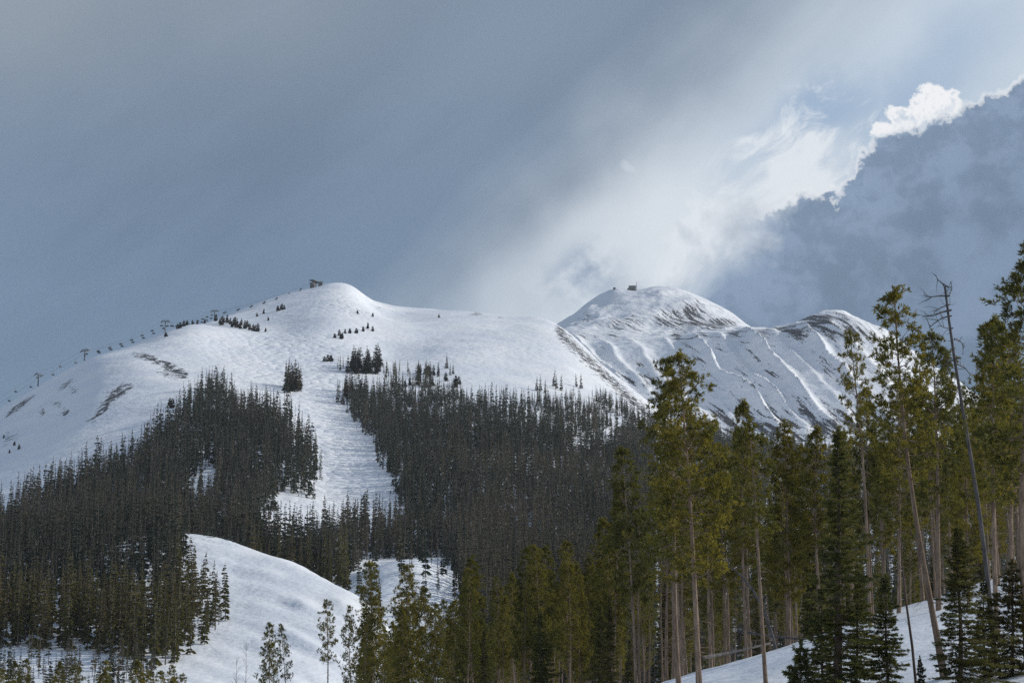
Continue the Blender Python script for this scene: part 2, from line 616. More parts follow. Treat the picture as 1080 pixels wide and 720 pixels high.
def rockM(px, row, Y):
    k = np.zeros_like(px) - .05
    # wind scoured rim of the left shoulder, ribs on the left face
    rim = 374 + np.clip((px - 140) / 55., 0, 1.3) ** 1.6 * 21
    k += .95 * np.exp(-((row - rim) / 5) ** 2) * sstep(132, 145, px) * (1 - sstep(196, 204, px)) * (Y < 1350)
    for cx, cy, a, b, ang, w in ((120, 418, 26, 6, -38, .75), (103, 438, 20, 4.5, -40, .7), (70, 405, 18, 3.5, -38, .7), (130, 410, 16, 5, -20, .6), (25, 424, 26, 3, -33, .65), (16, 432, 16, 3, -35, .6),
                               (45, 435, 4, 4, 0, .8), (70, 435, 6, 4, -30, .8), (78, 412, 6, 6, 0, .65), (10, 462, 16, 10, -30, .5), (60, 426, 8, 4, 0, .6), (50, 445, 40, 20, -35, .25),
                               (178, 396, 16, 4, 20, .8), (182, 388, 14, 4, 20, .8)):
        k += 1.15 * w * ell(px, row, cx, cy, a, b, ang) * (Y < 1350)
    # rocky right-hand ridge
    e = 338 + np.clip((px - 585), 0, 200) * .93
    k += .95 * np.exp(-((row - e - 8) / 12) ** 2) * sstep(578, 592, px) * (1 - sstep(690, 720, px))
    for cx, cy, a, b, ang, w in ((503, 331, 12, 3, 0, .8), (527, 335, 5, 2.5, 0, .8), (385, 329, 12, 3, 20, .6), (401, 326, 8, 3, 25, .7), (430, 330, 10, 2, 0, .5), (655, 452, 15, 9, 10, .75),
                               (668, 446, 10, 6, 0, .6), (615, 472, 12, 8, 0, .4), (462, 353, 4, 1.5, 0, .7), (589, 350, 8, 6, 30, .3)):
        k += w * ell(px, row, cx, cy, a, b, ang)
    k += .25 * sstep(560, 640, px) * sstep(420, 470, row) * (Y > 900)
    return k


def rockP(px, row, Y):
    k = np.zeros_like(px) + .22
    up = Y > 2660
    k += (.62 * ell(px, row, 713, 337, 26, 15) + .5 * ell(px, row, 660, 340, 26, 10) + .45 * ell(px, row, 735, 325, 14, 10) + .35 * ell(px, row, 615, 335, 16, 10)
          + .6 * ell(px, row, 752, 342, 20, 6) + .5 * ell(px, row, 765, 340, 14, 6)) * up
    k += .62 * ell(px, row, 868, 336, 26, 8) + .35 * ell(px, row, 895, 350, 30, 12) + .6 * ell(px, row, 830, 346, 26, 4)
    # scoured strips beside the ribs on the cirque face
    s = ribs_s(px, row)
    face = (Y < 2660)
    for s0, a in RIBS:
        k += face * .30 * a * np.exp(-((s - s0 + 12) / 7.) ** 2)
    k += face * .25 * np.exp(-((row - 352) / 6) ** 2)
    band = 452 - .02 * (px - 700)
    k += .5 * np.exp(-((row - band) / 20) ** 2) * face
    k += .4 * ell(px, row, 700, 405, 50, 14, 10) * face
    return k


def mogM(px, row, Y):
    m_ = ell(px, row, 345, 470, 60, 75) + ell(px, row, 300, 385, 70, 28) + ell(px, row, 375, 322, 40, 14) + .6 * ell(px, row, 250, 362, 80, 14) + .35 * ell(px, row, 520, 370, 140, 30)
    return np.clip(m_, 0, 1)


sheet('mountain_slope', rowM, -260, 1340, 3, 330, 2500, 330, MAT_M, rockM, None, mogM)
sheet('mountain_peak', rowP, 430, 1300, 2, 1750, 3900, 330, MAT_P, rockP)
sheet('snow_knoll', rowK, -320, 640, 3, 240, 900, 260, MAT_K)
sheet('ground', rowG, -3500, 4600, 9, 3, 700, 300, MAT_G)
nseg = 96
th = np.linspace(0, 2 * math.pi, nseg, endpoint=False)
V = [np.array([[0, 0, -60.]])]
for r_, z_ in ((400, -60), (2000, -60), (4500, -66), (9000, -80)):
    V.append(np.stack([np.cos(th) * r_, np.sin(th) * r_, np.full(nseg, z_)], -1))
V = np.concatenate(V)
j = np.arange(nseg)
j2 = (j + 1) % nseg
q = np.concatenate([np.stack([1 + k * nseg + j, 1 + k * nseg + j2, 1 + (k + 1) * nseg + j2, 1 + (k + 1) * nseg + j], -1) for k in range(3)])
# valley floor runs out to the horizon on every side, well below the viewpoint
o = mesh_obj('valley_floor', V, [np.stack([np.zeros(nseg, int), 1 + j, 1 + j2], -1), q], [MAT_FLOOR], None, None, True)
tag(o, kind='structure')

# ------------------------------------------------------------------ tree prototypes
def needles(pos, dirs, n, ln, w, rg, spread=.9, droop=0.):
    """tufts at pos (m,3) pointing along dirs -> vertices and triangles"""
    m = len(pos)
    d = dirs[:, None, :] + rg.normal(0, spread, (m, n, 3))
    d[..., 2] -= droop
    d /= np.linalg.norm(d, axis=2)[..., None] + 1e-9
    side = np.cross(d, rg.normal(0, 1, (m, n, 3)))
    side /= np.linalg.norm(side, axis=2)[..., None] + 1e-9
    L = ln * rg.uniform(.65, 1.2, (m, n, 1))
    a = pos[:, None, :] + rg.normal(0, ln * .12, (m, n, 3))
    mid = a + d * L * .55
    tip = a + d * L
    v = np.stack([a, mid + side * w, tip, mid - side * w], 2).reshape(-1, 3)
    k = np.arange(m * n) * 4
    return v, np.stack([k, k + 1, k + 2, k + 3], -1)


def lodgepole(seed, H=16., cb=.45, rad_=1.7, rtop=.25, bend=.3, dens=1., gaps=.15, stubs=14, side_bias=0., tr=.0088):
    rg = np.random.default_rng(seed)
    t = MB()
    zz = np.linspace(-1.0, H, 15)
    ph = rg.uniform(0, 6.3)
    bx = bend * np.sin(zz / H * 3.1 + ph) * (zz / H)
    by = bend * np.cos(zz / H * 2.3 + ph * 1.7) * (zz / H)
    base = H * tr
    rr = base * (1 - .88 * np.clip(zz / H, 0, 1) ** 1.1) + base * .35 * np.exp(-np.clip(zz, 0, None) / .5)
    pts = np.stack([bx, by, zz], -1)
    t.tube(pts, rr, 8)

    def axis(z):
        return np.array([np.interp(z, zz, bx), np.interp(z, zz, by), z])
    pos, dr = [], []
    z = H * cb
    z0 = z
    azs = rg.uniform(0, 6.3)
    while z < H - .25:
        f = (z - z0) / (H - z0)
        prof = (min(1, .45 + 2.2 * f) if f < .25 else 1.) * (1 - f) ** .62 * (1 - rtop) + rtop * (1 - f ** 4)
        nb = rg.integers(3, 6)
        for b in range(nb):
            if rg.random() < gaps:
                continue
            azs += 2.4 + rg.normal(0, .35)
            L = rad_ * prof * rg.uniform(.55, 1.2) * (1 + side_bias * math.cos(azs))
            L = max(L, .25)
            up = -.1 + .75 * f + rg.normal(0, .12)
            o = axis(z + rg.normal(0, .1))
            dv = np.array([math.cos(azs), math.sin(azs), up])
            dv /= np.linalg.norm(dv)
            s = np.linspace(0, 1, 4)[:, None]
            sag = np.stack([np.zeros(4), np.zeros(4), (s[:, 0] ** 2) * L * .28 - s[:, 0] * (1 - s[:, 0]) * L * .25], -1)
            bp = o + dv * L * s + sag
            t.tube(bp, [.028 * (L + .4) * .6, .02 * (L + .4) * .6, .013, .007], 3, cap=False)
            # needle tufts gathered in puffs towards the limb's end
            npf = max(1, int(round(1.15 * L * dens + .45)))
            for k in range(npf):
                s_ = 1 - k / npf * .62 + rg.normal(0, .05)
                c = o + dv * L * s_ + np.array([0, 0, s_ ** 2 * L * .28 - s_ * (1 - s_) * L * .25])
                c = c + np.array([-dv[1], dv[0], 0]) * rg.normal(0, .22) * L * (1.2 - s_)
                for q_ in range(rg.integers(6, 11)):
                    off = rg.normal(0, 1, 3) * np.array([.145, .145, .09]) * (.75 + .3 * L)
                    pos.append(c + off)
                    dr.append(dv * .45 + off * 2.2 + np.array([0, 0, .40]))
        z += rg.uniform(.30, .52) * (1.1 - .3 * f)
    for k in range(8):
        pos.append(axis(H - .08 * k))
        dr.append(np.array([rg.normal(0, .4), rg.normal(0, .4), 1.]))
    # dead stubs on the clear bole
    for k in range(stubs * 2):
        zq = rg.uniform(H * .12, H * cb + 1)
        a = rg.uniform(0, 6.3)
        L = rg.uniform(.3, 1.2)
        o = axis(zq)
        dv = np.array([math.cos(a), math.sin(a), rg.uniform(-.5, .15)])
        t.tube(np.stack([o, o + dv * L * .6, o + dv * L + [0, 0, -.1 * L]]), [.018, .012, .005], 3, cap=False)
    pos = np.array(pos)
    dr = np.array(dr)
    dr /= np.linalg.norm(dr, axis=1)[:, None] + 1e-9
    v, q = needles(pos, dr, 13, .22, .022, rg, .62)
    tk = t.build('trunk', MAT_BARK, link=False, smooth=True).data
    cr = mesh_obj('crown', v, [q], [MAT_NEEDLE], link=False).data
    return {'trunk': tk, 'crown': cr}, H


def spruce(seed, H=12., cb=.04, rad_=1.7, dens=1., narrow=1., nm=None, ragged=.2):
    rg = np.random.default_rng(seed)
    t = MB()
    zz = np.linspace(-.8, H, 10)
    t.tube(np.stack([np.sin(zz) * .03, np.cos(zz * .7) * .03, zz], -1), H * .011 * (1 - .92 * np.clip(zz / H, 0, 1)) + .008, 7)
    pos, dr = [], []
    z = H * cb
    lop, lopa = rg.uniform(.1, .3), rg.uniform(0, 6)
    az = rg.uniform(0, 6)
    while z < H - .15:
        f = z / H
        for b in range(rg.integers(4, 7)):
            if rg.random() < ragged * .6:
                continue
            az += 2.4 + rg.normal(0, .3)
            L = max(.15, rad_ * (1 - f) ** .85 * rg.uniform(1 - ragged * 1.6, 1.12)) * narrow * (1 + lop * math.cos(az - lopa)) * (.8 + .4 * math.sin(z * 3.1 + lopa) ** 2)
            dn = -.42 + .8 * f + .12 * math.sin(z * 5 + az)
            dv = np.array([math.cos(az), math.sin(az), dn + rg.normal(0, .06)])
            dv /= np.linalg.norm(dv)
            o = np.array([0, 0, z])
            lat = np.array([-dv[1], dv[0], 0])
            t.tube(np.stack([o, o + dv * L * .6, o + dv * L + [0, 0, .1 * L]]), [.022 * (.3 + L), .013, .005], 3, cap=False)
            n = max(4, int(11 * L * dens))
            s = rg.random(n) ** .7
            side = rg.normal(0, .26, n) * L * (1.05 - s * .7)
            c = o + dv * (L * s)[:, None] + lat * side[:, None]
            c[:, 2] += .1 * L * s ** 2 - .10 * np.abs(side) - rg.random(n) * .08
            pos.append(c)
            q = dv * .75 + lat * np.sign(side)[:, None] * .55
            q[:, 2] -= .08
            dr.append(q)
        z += rg.uniform(.17, .3) * (1.15 - .4 * f)
    pos.append(np.array([[0, 0, H - .05 * k] for k in range(8)]))
    dr.append(np.array([[0, 0, 1.]] * 8))
    pos = np.concatenate(pos)
    dr = np.concatenate(dr)
    v, q = needles(pos, dr, 12, .19, .018, rg, .42, .05)
    tk = t.build('trunk', MAT_SBARK, link=False, smooth=True).data
    cr = mesh_obj('crown', v, [q], [nm or MAT_SPRUCE], link=False).data
    return {'trunk': tk, 'crown': cr}, H


def far_conifer(seed, H=15., r=1.6, tiers=20, per=9, cb=.1, power=.8, leaf=1., rag=.3):
    """conifer seen from some hundred metres: ragged drooping sprays, returned as raw arrays"""
    rg = np.random.default_rng(seed)
    t = MB()
    zz = np.linspace(-1.2, H, 5)
    b = .3 * rg.normal()
    t.tube(np.stack([b * (zz / H) ** 2, 0 * zz, zz], -1), H * .0085 * (1 - .9 * np.clip(zz / H, 0, 1)) + .015, 5, cap=False)
    tv, tf = np.concatenate(t.V), np.concatenate(t.F4)
    vs, fs, n = [], [], 0
    for i in range(tiers):
        f = (i + rg.random()) / tiers
        z = H * (cb + (1 - cb) * f)
        for k in range(per if f < .8 else max(4, per - 3)):
            if rg.random() < rag * .5:
                continue
            a = rg.uniform(0, 6.3)
            L = max(.22, r * (1 - f) ** power * rg.uniform(1 - rag * 1.7, 1.15))
            d = np.array([math.cos(a), math.sin(a), 0])
            lat = np.array([-d[1], d[0], 0])
            w = leaf * (.13 + .17 * L) * rg.uniform(.7, 1.3)
            o = np.array([b * (z / H) ** 2, 0, z])
            dn = -.35 * L + .35 * L * f
            m = o + d * L * .55 + [0, 0, dn * .45 + .05]
            e = o + d * L + [0, 0, dn + rg.normal(0, .06)]
            up = np.array([0, 0, rg.normal(0, .25) * w])
            vs += [o, m + lat * w + up, e, m - lat * w - up, o + [0, 0, .05], m + [0, 0, w * .9], e + [0, 0, -.05], m + [0, 0, -w * 1.1]]
            fs += [[n, n + 1, n + 2, n + 3], [n + 4, n + 5, n + 6, n + 7]]
            n += 8
    return tv, tf, np.array(vs), np.array(fs), H


def bare_tree(seed, H=13., n=26, L0=1.1, up=.25, thick=.008):
    rg = np.random.default_rng(seed)
    t = MB()
    zz = np.linspace(-.6, H, 9)
    bx = .25 * np.sin(zz / H * 3 + rg.uniform(0, 6))
    t.tube(np.stack([bx, 0 * zz, zz], -1), H * thick * (1 - .9 * np.clip(zz / H, 0, 1)) + .008, 6)
    for k in range(n):
        z = rg.uniform(.25 * H, H * .97)
        a = rg.uniform(0, 6.3)
        L = L0 * rg.uniform(.3, 1.1) * (1.15 - z / H)
        d = np.array([math.cos(a), math.sin(a), up + rg.normal(0, .25)])
        o = np.array([np.interp(z, zz, bx), 0, z])
        p1, p2 = o + d * L * .5, o + d * L + [0, 0, -.12 * L]
        t.tube(np.stack([o, p1, p2]), [.02, .013, .005], 3, cap=False)
        for s in (-1, 1):
            e = d + np.array([-d[1], d[0], .2]) * s * .8
            t.tube(np.stack([p1, p1 + e * L * .35]), [.01, .004], 3, cap=False)
    return t


LP = [lodgepole(101, 16.5, .34, 2.15, .32, .25, 1.3, .10),                  # full, broad crown
      lodgepole(102, 17.0, .50, 1.75, .3, .5, 1.1, .2),                     # tall, clear bole
      lodgepole(103, 15.0, .58, 1.45, .35, .3, 1.1, .22),                   # short tuft on long bole
      lodgepole(104, 17.5, .40, 2.15, .38, .7, 1.1, .24, 22),               # ragged
      lodgepole(105, 15.5, .42, 1.55, .25, .3, 1.3, .12),                   # narrow
      lodgepole(106, 14.0, .36, 1.75, .3, .35, 1.2, .12),
      lodgepole(107, 16.0, .60, 1.25, .4, .5, .95, .33, 26),                # thin sparse
      lodgepole(108, 16.0, .20, 2.2, .3, .2, 1.35, .06)]                    # dense to low down
SP_ = [spruce(201, 12, .02, 2.2, 1.8, 1., None, .38), spruce(202, 9, .02, 1.85, 2.0, 1., None, .34), spruce(203, 15, .02, 1.9, 1.6, 1., None, .5), spruce(204, 3.2, .03, .9, 3., 1., None, .35),
       spruce(205, 8, .02, 2.5, 2.0, 1., None, .4)]
FARP = [far_conifer(300 + i, 15, *a) for i, a in enumerate([
    (1.75, 22, 9, .03, .66, 1., .3), (1.4, 24, 8, .04, .6, 1., .35), (2.0, 20, 9, .03, .8, 1., .3), (1.25, 22, 8, .18, .5, .9, .4),
    (1.5, 18, 8, .22, .5, 1., .45), (1.05, 22, 7, .08, .55, .8, .45), (1.9, 18, 9, .06, .40, 1.1, .4)])]
SAPL = [far_conifer(330 + i, 15, 4.2, 6, 7, .02, .6, 2.2, .3) for i in range(3)]
BARE = [bare_tree(400 + i, 13, 22) for i in range(3)]


def far_proto(i, nm=MAT_FAR):
    tv, tf, v, f, H = FARP[i]
    return {'trunk': mesh_obj('trunk', tv, [tf], [MAT_FBARK], link=False, smooth=True).data,
            'crown': mesh_obj('crown', v, [f], [nm], link=False).data}


FPROTO = [far_proto(i) for i in range(len(FARP))]
BUSH = [far_conifer(350 + i, 15, 5.0, 12, 13, .02, .45, 1.5, .3) for i in range(3)]
BPROTO = [{'trunk': mesh_obj('trunk', b_[0], [b_[1]], [MAT_FBARK], link=False, smooth=True).data, 'crown': mesh_obj('crown', b_[2], [b_[3]], [MAT_DARK], link=False).data} for b_ in BUSH]
DPROTO = [{'trunk': FPROTO[i]['trunk'], 'crown': mesh_obj('crown', *[(FARP[i][2]), [FARP[i][3]]], [MAT_DARK], link=False).data} for i in (0, 2)]


def mat_at(base, H, proto_h, lean=(0, 0), wide=1., yaw=None):
    s = H / proto_h
    yaw = R.uniform(0, 6.283) if yaw is None else yaw
    up = Vector((lean[0], lean[1], 1)).normalized()
    q = Vector((0, 0, 1)).rotation_difference(up)
    return Matrix.Translation(Vector(base)) @ q.to_matrix().to_4x4() @ Matrix.Rotation(yaw, 4, 'Z') @ Matrix.Diagonal((s * wide, s * wide, s, 1))


def inpoly(px, row, poly):
    px, row = np.asarray(px), np.asarray(row)
    c = np.zeros(px.shape, bool)
    n = len(poly)
    for i in range(n):
        x1, y1 = poly[i]
        x2, y2 = poly[(i + 1) % n]
        t = ((y1 > row) != (y2 > row)) & (px < (x2 - x1) * (row - y1) / (y2 - y1 + 1e-9) + x1)
        c ^= t
    return c


# ------------------------------------------------------------------ foreground trees
def gpt(px, Y):
    return P(px, float(rowG(px, Y)), Y)


def near_tree(proto, Hp, name, label, cat, pxb, Y, pxt, rowt, wide=1., group=None, yaw=None):
    b = gpt(pxb, Y)
    tp = P(pxt, rowt, Y)
    d = tp - b
    H = float(np.linalg.norm(d))
    lean = (d[0] / d[2], R.uniform(-.015, .015))
    return place(proto, name, label, cat, group, mat_at(b, H, Hp, lean, wide, yaw))


NEAR = [
    # proto, base px, Y, top px, top row, width, label
    (0, 738, 80, 719, 374, 1.02, 'broad full-crowned pine with the thick pale trunk at the left end of the snow bank'),
    (3, 717, 84, 694, 380, .92, 'pine close behind the thick-trunked one, two low tufts on its bole'),
    (2, 809, 74, 789, 446, .95, 'thin pine with a small crown on a long bare pole on the open snow bank'),
    (1, 996, 66, 934, 305, 1.0, 'tall pine leaning left with a gappy crown on a long bare bole'),
    (6, 918, 104, 899, 349, .72, 'thin sparse-topped pine rising just left of the tall left-leaning pine'),
    (0, 990, 103, 984, 352, 1.0, 'bushy round-topped pine directly behind the broken dead snag'),
    (3, 1086, 62, 1077, 257, 1.15, 'tallest pine, ragged, cut by the right edge of the picture'),
    (4, 1052, 80, 1041, 338, .95, 'narrow pine between the dead snag and the tallest pine'),
    (5, 1066, 97, 1062, 352, .9, 'short-crowned pine tucked behind the tallest ragged pine'),
    (7, 832, 121, 830, 446, .95, 'leafy pine standing over the bent trunk and fallen poles'),
    (4, 866, 118, 857, 452, 1.0, 'narrow pine rooted at the crest of the snow bank beside the spindly spruce'),
    (5, 765, 122, 764, 470, .95, 'pine just right of the thick-trunked pine with a slim pale bole'),
    (0, 948, 112, 948, 405, .95, 'dense pine filling the gap under the tall left-leaning pine'),
    (7, 1022, 108, 1016, 420, .92, 'low dense pine behind the foot of the dead snag'),
    (4, 645, 150, 640, 548, 1.05, 'tallest pine of the wood left of the thick-trunked pine'),
    (0, 428, 178, 432, 596, .9, 'dark bushy pine in front of the small snow hollow'),
    (5, 392, 186, 390, 592, .8, 'slim pine at the left end of the wood beside the snowy knoll'),
    (7, 496, 172, 497, 588, .9, 'tall pine standing right of the small snow hollow'),
    (6, 344, 165, 345, 632, .8, 'open-crowned pine in front of the lit knoll, left of its twin'),
    (3, 372, 172, 371, 640, .7, 'sparse pine with a bare bole, right of its twin before the knoll'),
    (5, 284, 160, 287, 657, .72, 'small tufted pine alone at the foot of the knoll'),
    (6, 303, 166, 300, 658, .7, 'wispy pine leaning on its small tufted neighbour at the knoll foot'),
]
tt = []
for pi, pxb, Y, pxt, rowt, wd, lb in NEAR:
    near_tree(LP[pi][0], LP[pi][1], 'lodgepole_pine', lb, 'pine tree', pxb, Y, pxt, rowt, wd)
    p_ = gpt(pxb, Y)
    tt.append((p_[0], p_[1]))
for pi, pxb, Y, pxt, rowt, wd, lb in [
    (2, 884, 62, 884, 452, 1.55, 'spindly drooping spruce on the middle of the snow bank'),
    (1, 936, 62, 934, 606, 1.25, 'neat young conical spruce right of the spindly spruce'),
    (0, 1014, 60, 1010, 556, 1.55, 'wide dark spruce at the foot of the dead snag'),
    (4, 1068, 62, 1068, 590, 1.45, 'low dark spruce at the right edge under the tallest pine'),
    (1, 1038, 66, 1037, 612, 1.5, 'dark spruce filling the gap between the wide spruce and the right edge'),
    (0, 903, 66, 905, 600, 1.3, 'shorter spruce crowding the right flank of the spindly spruce'),
    (1, 868, 67, 866, 618, 1.2, 'shorter spruce crowding the left flank of the spindly spruce'),
    (3, 846, 61, 845, 676, 1.1, 'tiny spruce sapling poking from the snow left of the spindly spruce'),
    (3, 972, 61, 970, 692, .7, 'bare little spruce seedling on the snow beside the leaning bole'),
]:
    near_tree(SP_[pi][0], SP_[pi][1], 'spruce_tree', lb, 'spruce tree', pxb, Y, pxt, rowt, wd)
    p_ = gpt(pxb, Y)
    tt.append((p_[0], p_[1]))

# dead snag with a hooked top
def snag():
    b = gpt(1050, 66)
    tp = P(1000, 302, 66)
    H = float(np.linalg.norm(tp - b))
    e = empty('dead_pine', b)
    tag(e, 'grey dead pine snag with a hooked broken top and a few bare limbs', 'dead tree')
    t = MB()
    d = (tp - b)
    s = np.linspace(-.05, 1, 12)
    pts = d[None] * s[:, None] + np.stack([.12 * np.sin(s * 5), 0 * s, 0 * s], -1)
    t.tube(pts, (.085) * (1 - .66 * np.clip(s, 0, 1)) + .012, 8)
    t.build('trunk', MAT_GREY, e, True)
    rg = np.random.default_rng(5)

    def limb(r0, pl, r=.035):
        m = MB()
        pl = [np.array(P(x, y, 66 + dy)) - b for x, y, dy in pl]
        m.tube(np.array(pl), np.linspace(r, .010, len(pl)), 5)
        for k in range(len(pl) - 1):
            for _ in range(3):
                q = pl[k] + (pl[k + 1] - pl[k]) * rg.random()
                if k == 0 and len(pl) > 3:
                    continue
                d_ = np.array([rg.normal(-.3, .5), rg.normal(0, .5), rg.normal(0, .6)])
                m.tube(np.stack([q, q + d_ * .22, q + d_ * .42 + [0, 0, rg.normal(0, .1)]]), [.013, .009, .005], 3)
        m.build('limb', MAT_GREY, e, True)

    limb(0, [(1000.3, 303, 0), (994, 299, .2), (989, 295, .3), (987, 290, .3)], .03)
    limb(0, [(1001.5, 312, 0), (990, 312, -.2), (982, 313, -.4), (974, 311, -.5)])
    limb(0, [(1001, 312, 0), (1004, 305, .4), (1003, 296, .6)], .02)
    limb(0, [(1003, 327, 0), (994, 329, -.3), (984, 333, -.5), (972, 334, -.6)], .04)
    limb(0, [(1002, 321, 0), (993, 324, .3), (985, 329, .6)], .025)
    limb(0, [(1003.5, 333, 0), (994, 335, .5), (985, 341, .8), (980, 346, .9)], .03)
    limb(0, [(1005, 346, 0), (998, 346, -.5), (990, 343, -.9)], .025)
    limb(0, [(1006.5, 357, 0), (1013, 360, .4), (1018, 366, .7)], .025)
    limb(0, [(1010, 384, 0), (1018, 388, .4), (1024, 396, .7)], .03)
    limb(0, [(1009, 378, 0), (1000, 381, -.4), (994, 388, -.7)], .03)


snag()

# slim dead pole, bent trunk and fallen poles
e = empty('dead_pole', gpt(969, 62))
tag(e, 'thin dark leafless pole slanting up out of the snow by the leaning bole', 'dead tree')
b0 = gpt(969, 62)
m = MB()
m.tube(np.array([P(x, y, 62) - b0 for x, y in ((969, 752), (962, 680), (955, 630), (951, 590), (950, 566))]), [.05, .045, .036, .026, .01], 6)
m.build('trunk', MAT_SBARK, e, True)
for x, y, dx, dy in ((955, 630, 7, -9), (951.5, 600, -7, -8), (960, 662, -6, -10)):
    m = MB()
    m.tube(np.array([P(x, y, 62) - b0, P(x + dx, y + dy, 62.3) - b0]), [.014, .005], 4)
    m.build('limb', MAT_SBARK, e, True)

e = empty('bent_tree', gpt(822, 114))
tag(e, 'pale slim trunk bowed over into an arch in the dark wood', 'dead tree')
b0 = gpt(822, 114)
m = MB()
m.tube(np.array([P(x, y, 114 + dy) - b0 for x, y, dy in ((822, 700, 0), (814, 668, 0), (806, 645, .3), (795, 623, .6), (780, 605, 1), (764, 593, 1.4), (748, 588, 1.8))]), [.10, .095, .085, .075, .06, .04, .015], 7)
m.build('trunk', MAT_GREY, e, True)
for x, y, dx, dy in ((780, 605, -8, 6), (770, 597, -5, 9), (757, 591, -9, -5)):
    m = MB()
    m.tube(np.array([P(x, y, 115.2) - b0, P(x + dx, y + dy, 115.5) - b0]), [.018, .006], 4)
    m.build('limb', MAT_GREY, e, True)

for pts, Y0, Y1, r, lb in [
    (((742, 693), (775, 687), (812, 678)), 104, 107, .10, 'pale fallen pole lying low across the left edge of the snow bank'),
    (((777, 664), (803, 669), (838, 673), (862, 674)), 117, 116, .09, 'fallen pole propped under the bent trunk'),
    (((815, 694), (845, 681), (868, 677)), 111, 114, .07, 'short grey log at the crest beside the narrow pine'),
]:
    n = len(pts)
    mid = pts[n // 2]
    b0 = P(mid[0], mid[1], (Y0 + Y1) / 2)
    e = empty('fallen_log', b0)
    tag(e, lb, 'log')
    m = MB()
    pl = np.array([P(x, y, Y0 + (Y1 - Y0) * i / (n - 1)) for i, (x, y) in enumerate(pts)])
    m.tube(pl - b0, np.linspace(r, r * .55, n), 8)
    m.build('trunk', MAT_GREY, e, True)
    for k in range(4):
        m = MB()
        q = pl[0] + (pl[-1] - pl[0]) * (.25 + .17 * k) - b0
        m.tube(np.stack([q, q + np.array([R.uniform(-.1, .3), R.uniform(-.3, .3), R.uniform(.25, .5)])]), [.02, .007], 4)
        m.build('limb', MAT_GREY, e, True)

# bare deciduous saplings before the knoll
for k, (pxb, Y, pxt, rowt, lb) in enumerate([(256, 150, 253, 676, 'leafless brushy sapling at the foot of the knoll, left of the small pines'), (246, 156, 247, 690, 'shorter leafless sapling beside the brushy one'),
                                         (118, 170, 116, 694, 'leafless whip of a sapling on the lower left snow')]):
    b = gpt(pxb, Y)
    H = float(np.linalg.norm(P(pxt, rowt, Y) - b))
    e = empty('bare_sapling', b)
    tag(e, lb, 'sapling')
    rg = np.random.default_rng(60 + k)
    t = MB()
    t.tube(np.array([[0, 0, -.4], [.05, 0, H * .4], [0, .05, H]]), [.035, .025, .006], 5)
    t.build('trunk', MAT_FBARK, e, True)
    t = MB()
    for j_ in range(34):
        z = H * rg.uniform(.3, .95)
        a = rg.uniform(0, 6.3)
        L = rg.uniform(.4, 1.3) * (1.1 - z / H) + .25
        d = np.array([math.cos(a) * .6, math.sin(a) * .6, .9])
        o_ = np.array([.03, .02, z])
        t.tube(np.stack([o_, o_ + d * L * .5, o_ + d * L]), [.012, .009, .004], 3)
    t.build('branch', MAT_FBARK, e, True)

# the wood behind and left of the bank
GW = 'pines of the shady wood behind the snow bank'
GL = 'pines of the wood between the snow bank and the knoll'
GE = 'young pines at the lower left edge'
cnt = 0
tries = 0
pts_w = list(tt)
while cnt < 246 and tries < 30000:
    tries += 1
    px = R.uniform(380, 1130)
    Y = 112 * (3.0 ** R.random())
    if px < 640 and Y < 150:
        continue
    if px < 470 and Y < 160:
        continue
    if px > 640 and R.random() < .34:
        continue
    p_ = gpt(px, Y)
    if any((p_[0] - a) ** 2 + (p_[1] - b_) ** 2 < 2.0 ** 2 for a, b_ in pts_w):
        continue
    # leave the little snow hollow behind the left pines open to view

    if 690 < px < 735 and Y > 200 and R.random() < .4:
        continue
    pts_w.append((p_[0], p_[1]))
    cnt += 1
    i = R.choice([1, 2, 2, 3, 4, 4, 5, 6, 6, 1, 4, 0]) if px > 640 else R.choice([0, 1, 3, 4, 5, 5, 7])
    proto, Hp = LP[i]
    H = R.uniform(12.0, 16.0) * (.92 if px < 640 else 1.)
    mw = mat_at(p_, H, Hp, (R.gauss(0, .025), R.gauss(0, .02)), R.uniform(.66, .95))
    if px > 690:
        place(proto, 'lodgepole_pine', 'slender pine crowded in the shady wood behind the snow bank', 'pine tree', GW, mw)
    else:
        place(proto, 'lodgepole_pine', 'slender pine crowded in the wood between the snow bank and the knoll', 'pine tree', GL, mw)
# understorey spruces that close the view under the crowns
cnt = tries = 0
while cnt < 36 and tries < 5000:
    tries += 1
    px = R.uniform(480, 1120)
    Y = R.uniform(135, 300)
    p_ = gpt(px, Y)
    if any((p_[0] - a) ** 2 + (p_[1] - b_) ** 2 < 1.6 ** 2 for a, b_ in pts_w):
        continue
    pts_w.append((p_[0], p_[1]))
    cnt += 1
    i = R.choice([0, 1, 2])
    place(SP_[i][0], 'spruce_tree', 'dark understorey spruce half hidden among the pine trunks', 'spruce tree', 'understorey spruces among the pine trunks', mat_at(p_, R.uniform(4, 9.5), SP_[i][1], (0, 0), R.uniform(.9, 1.2)))
# tops peeping up along the lower left edge
for k in range(22):
    px = R.uniform(-20, 240)
    Y = R.uniform(190, 300)
    p_ = gpt(px, Y)
    row_top = R.uniform(690, 728) + max(0, px - 130) * .12
    H = float(P(px, row_top, Y)[2] - p_[2])
    i = R.choice([2, 4, 5, 5])
    place(LP[i][0], 'lodgepole_pine', 'young pine whose tip just shows along the lower left edge', 'pine tree', GE, mat_at(p_, H, LP[i][1], (0, 0), R.uniform(.8, 1.1)))

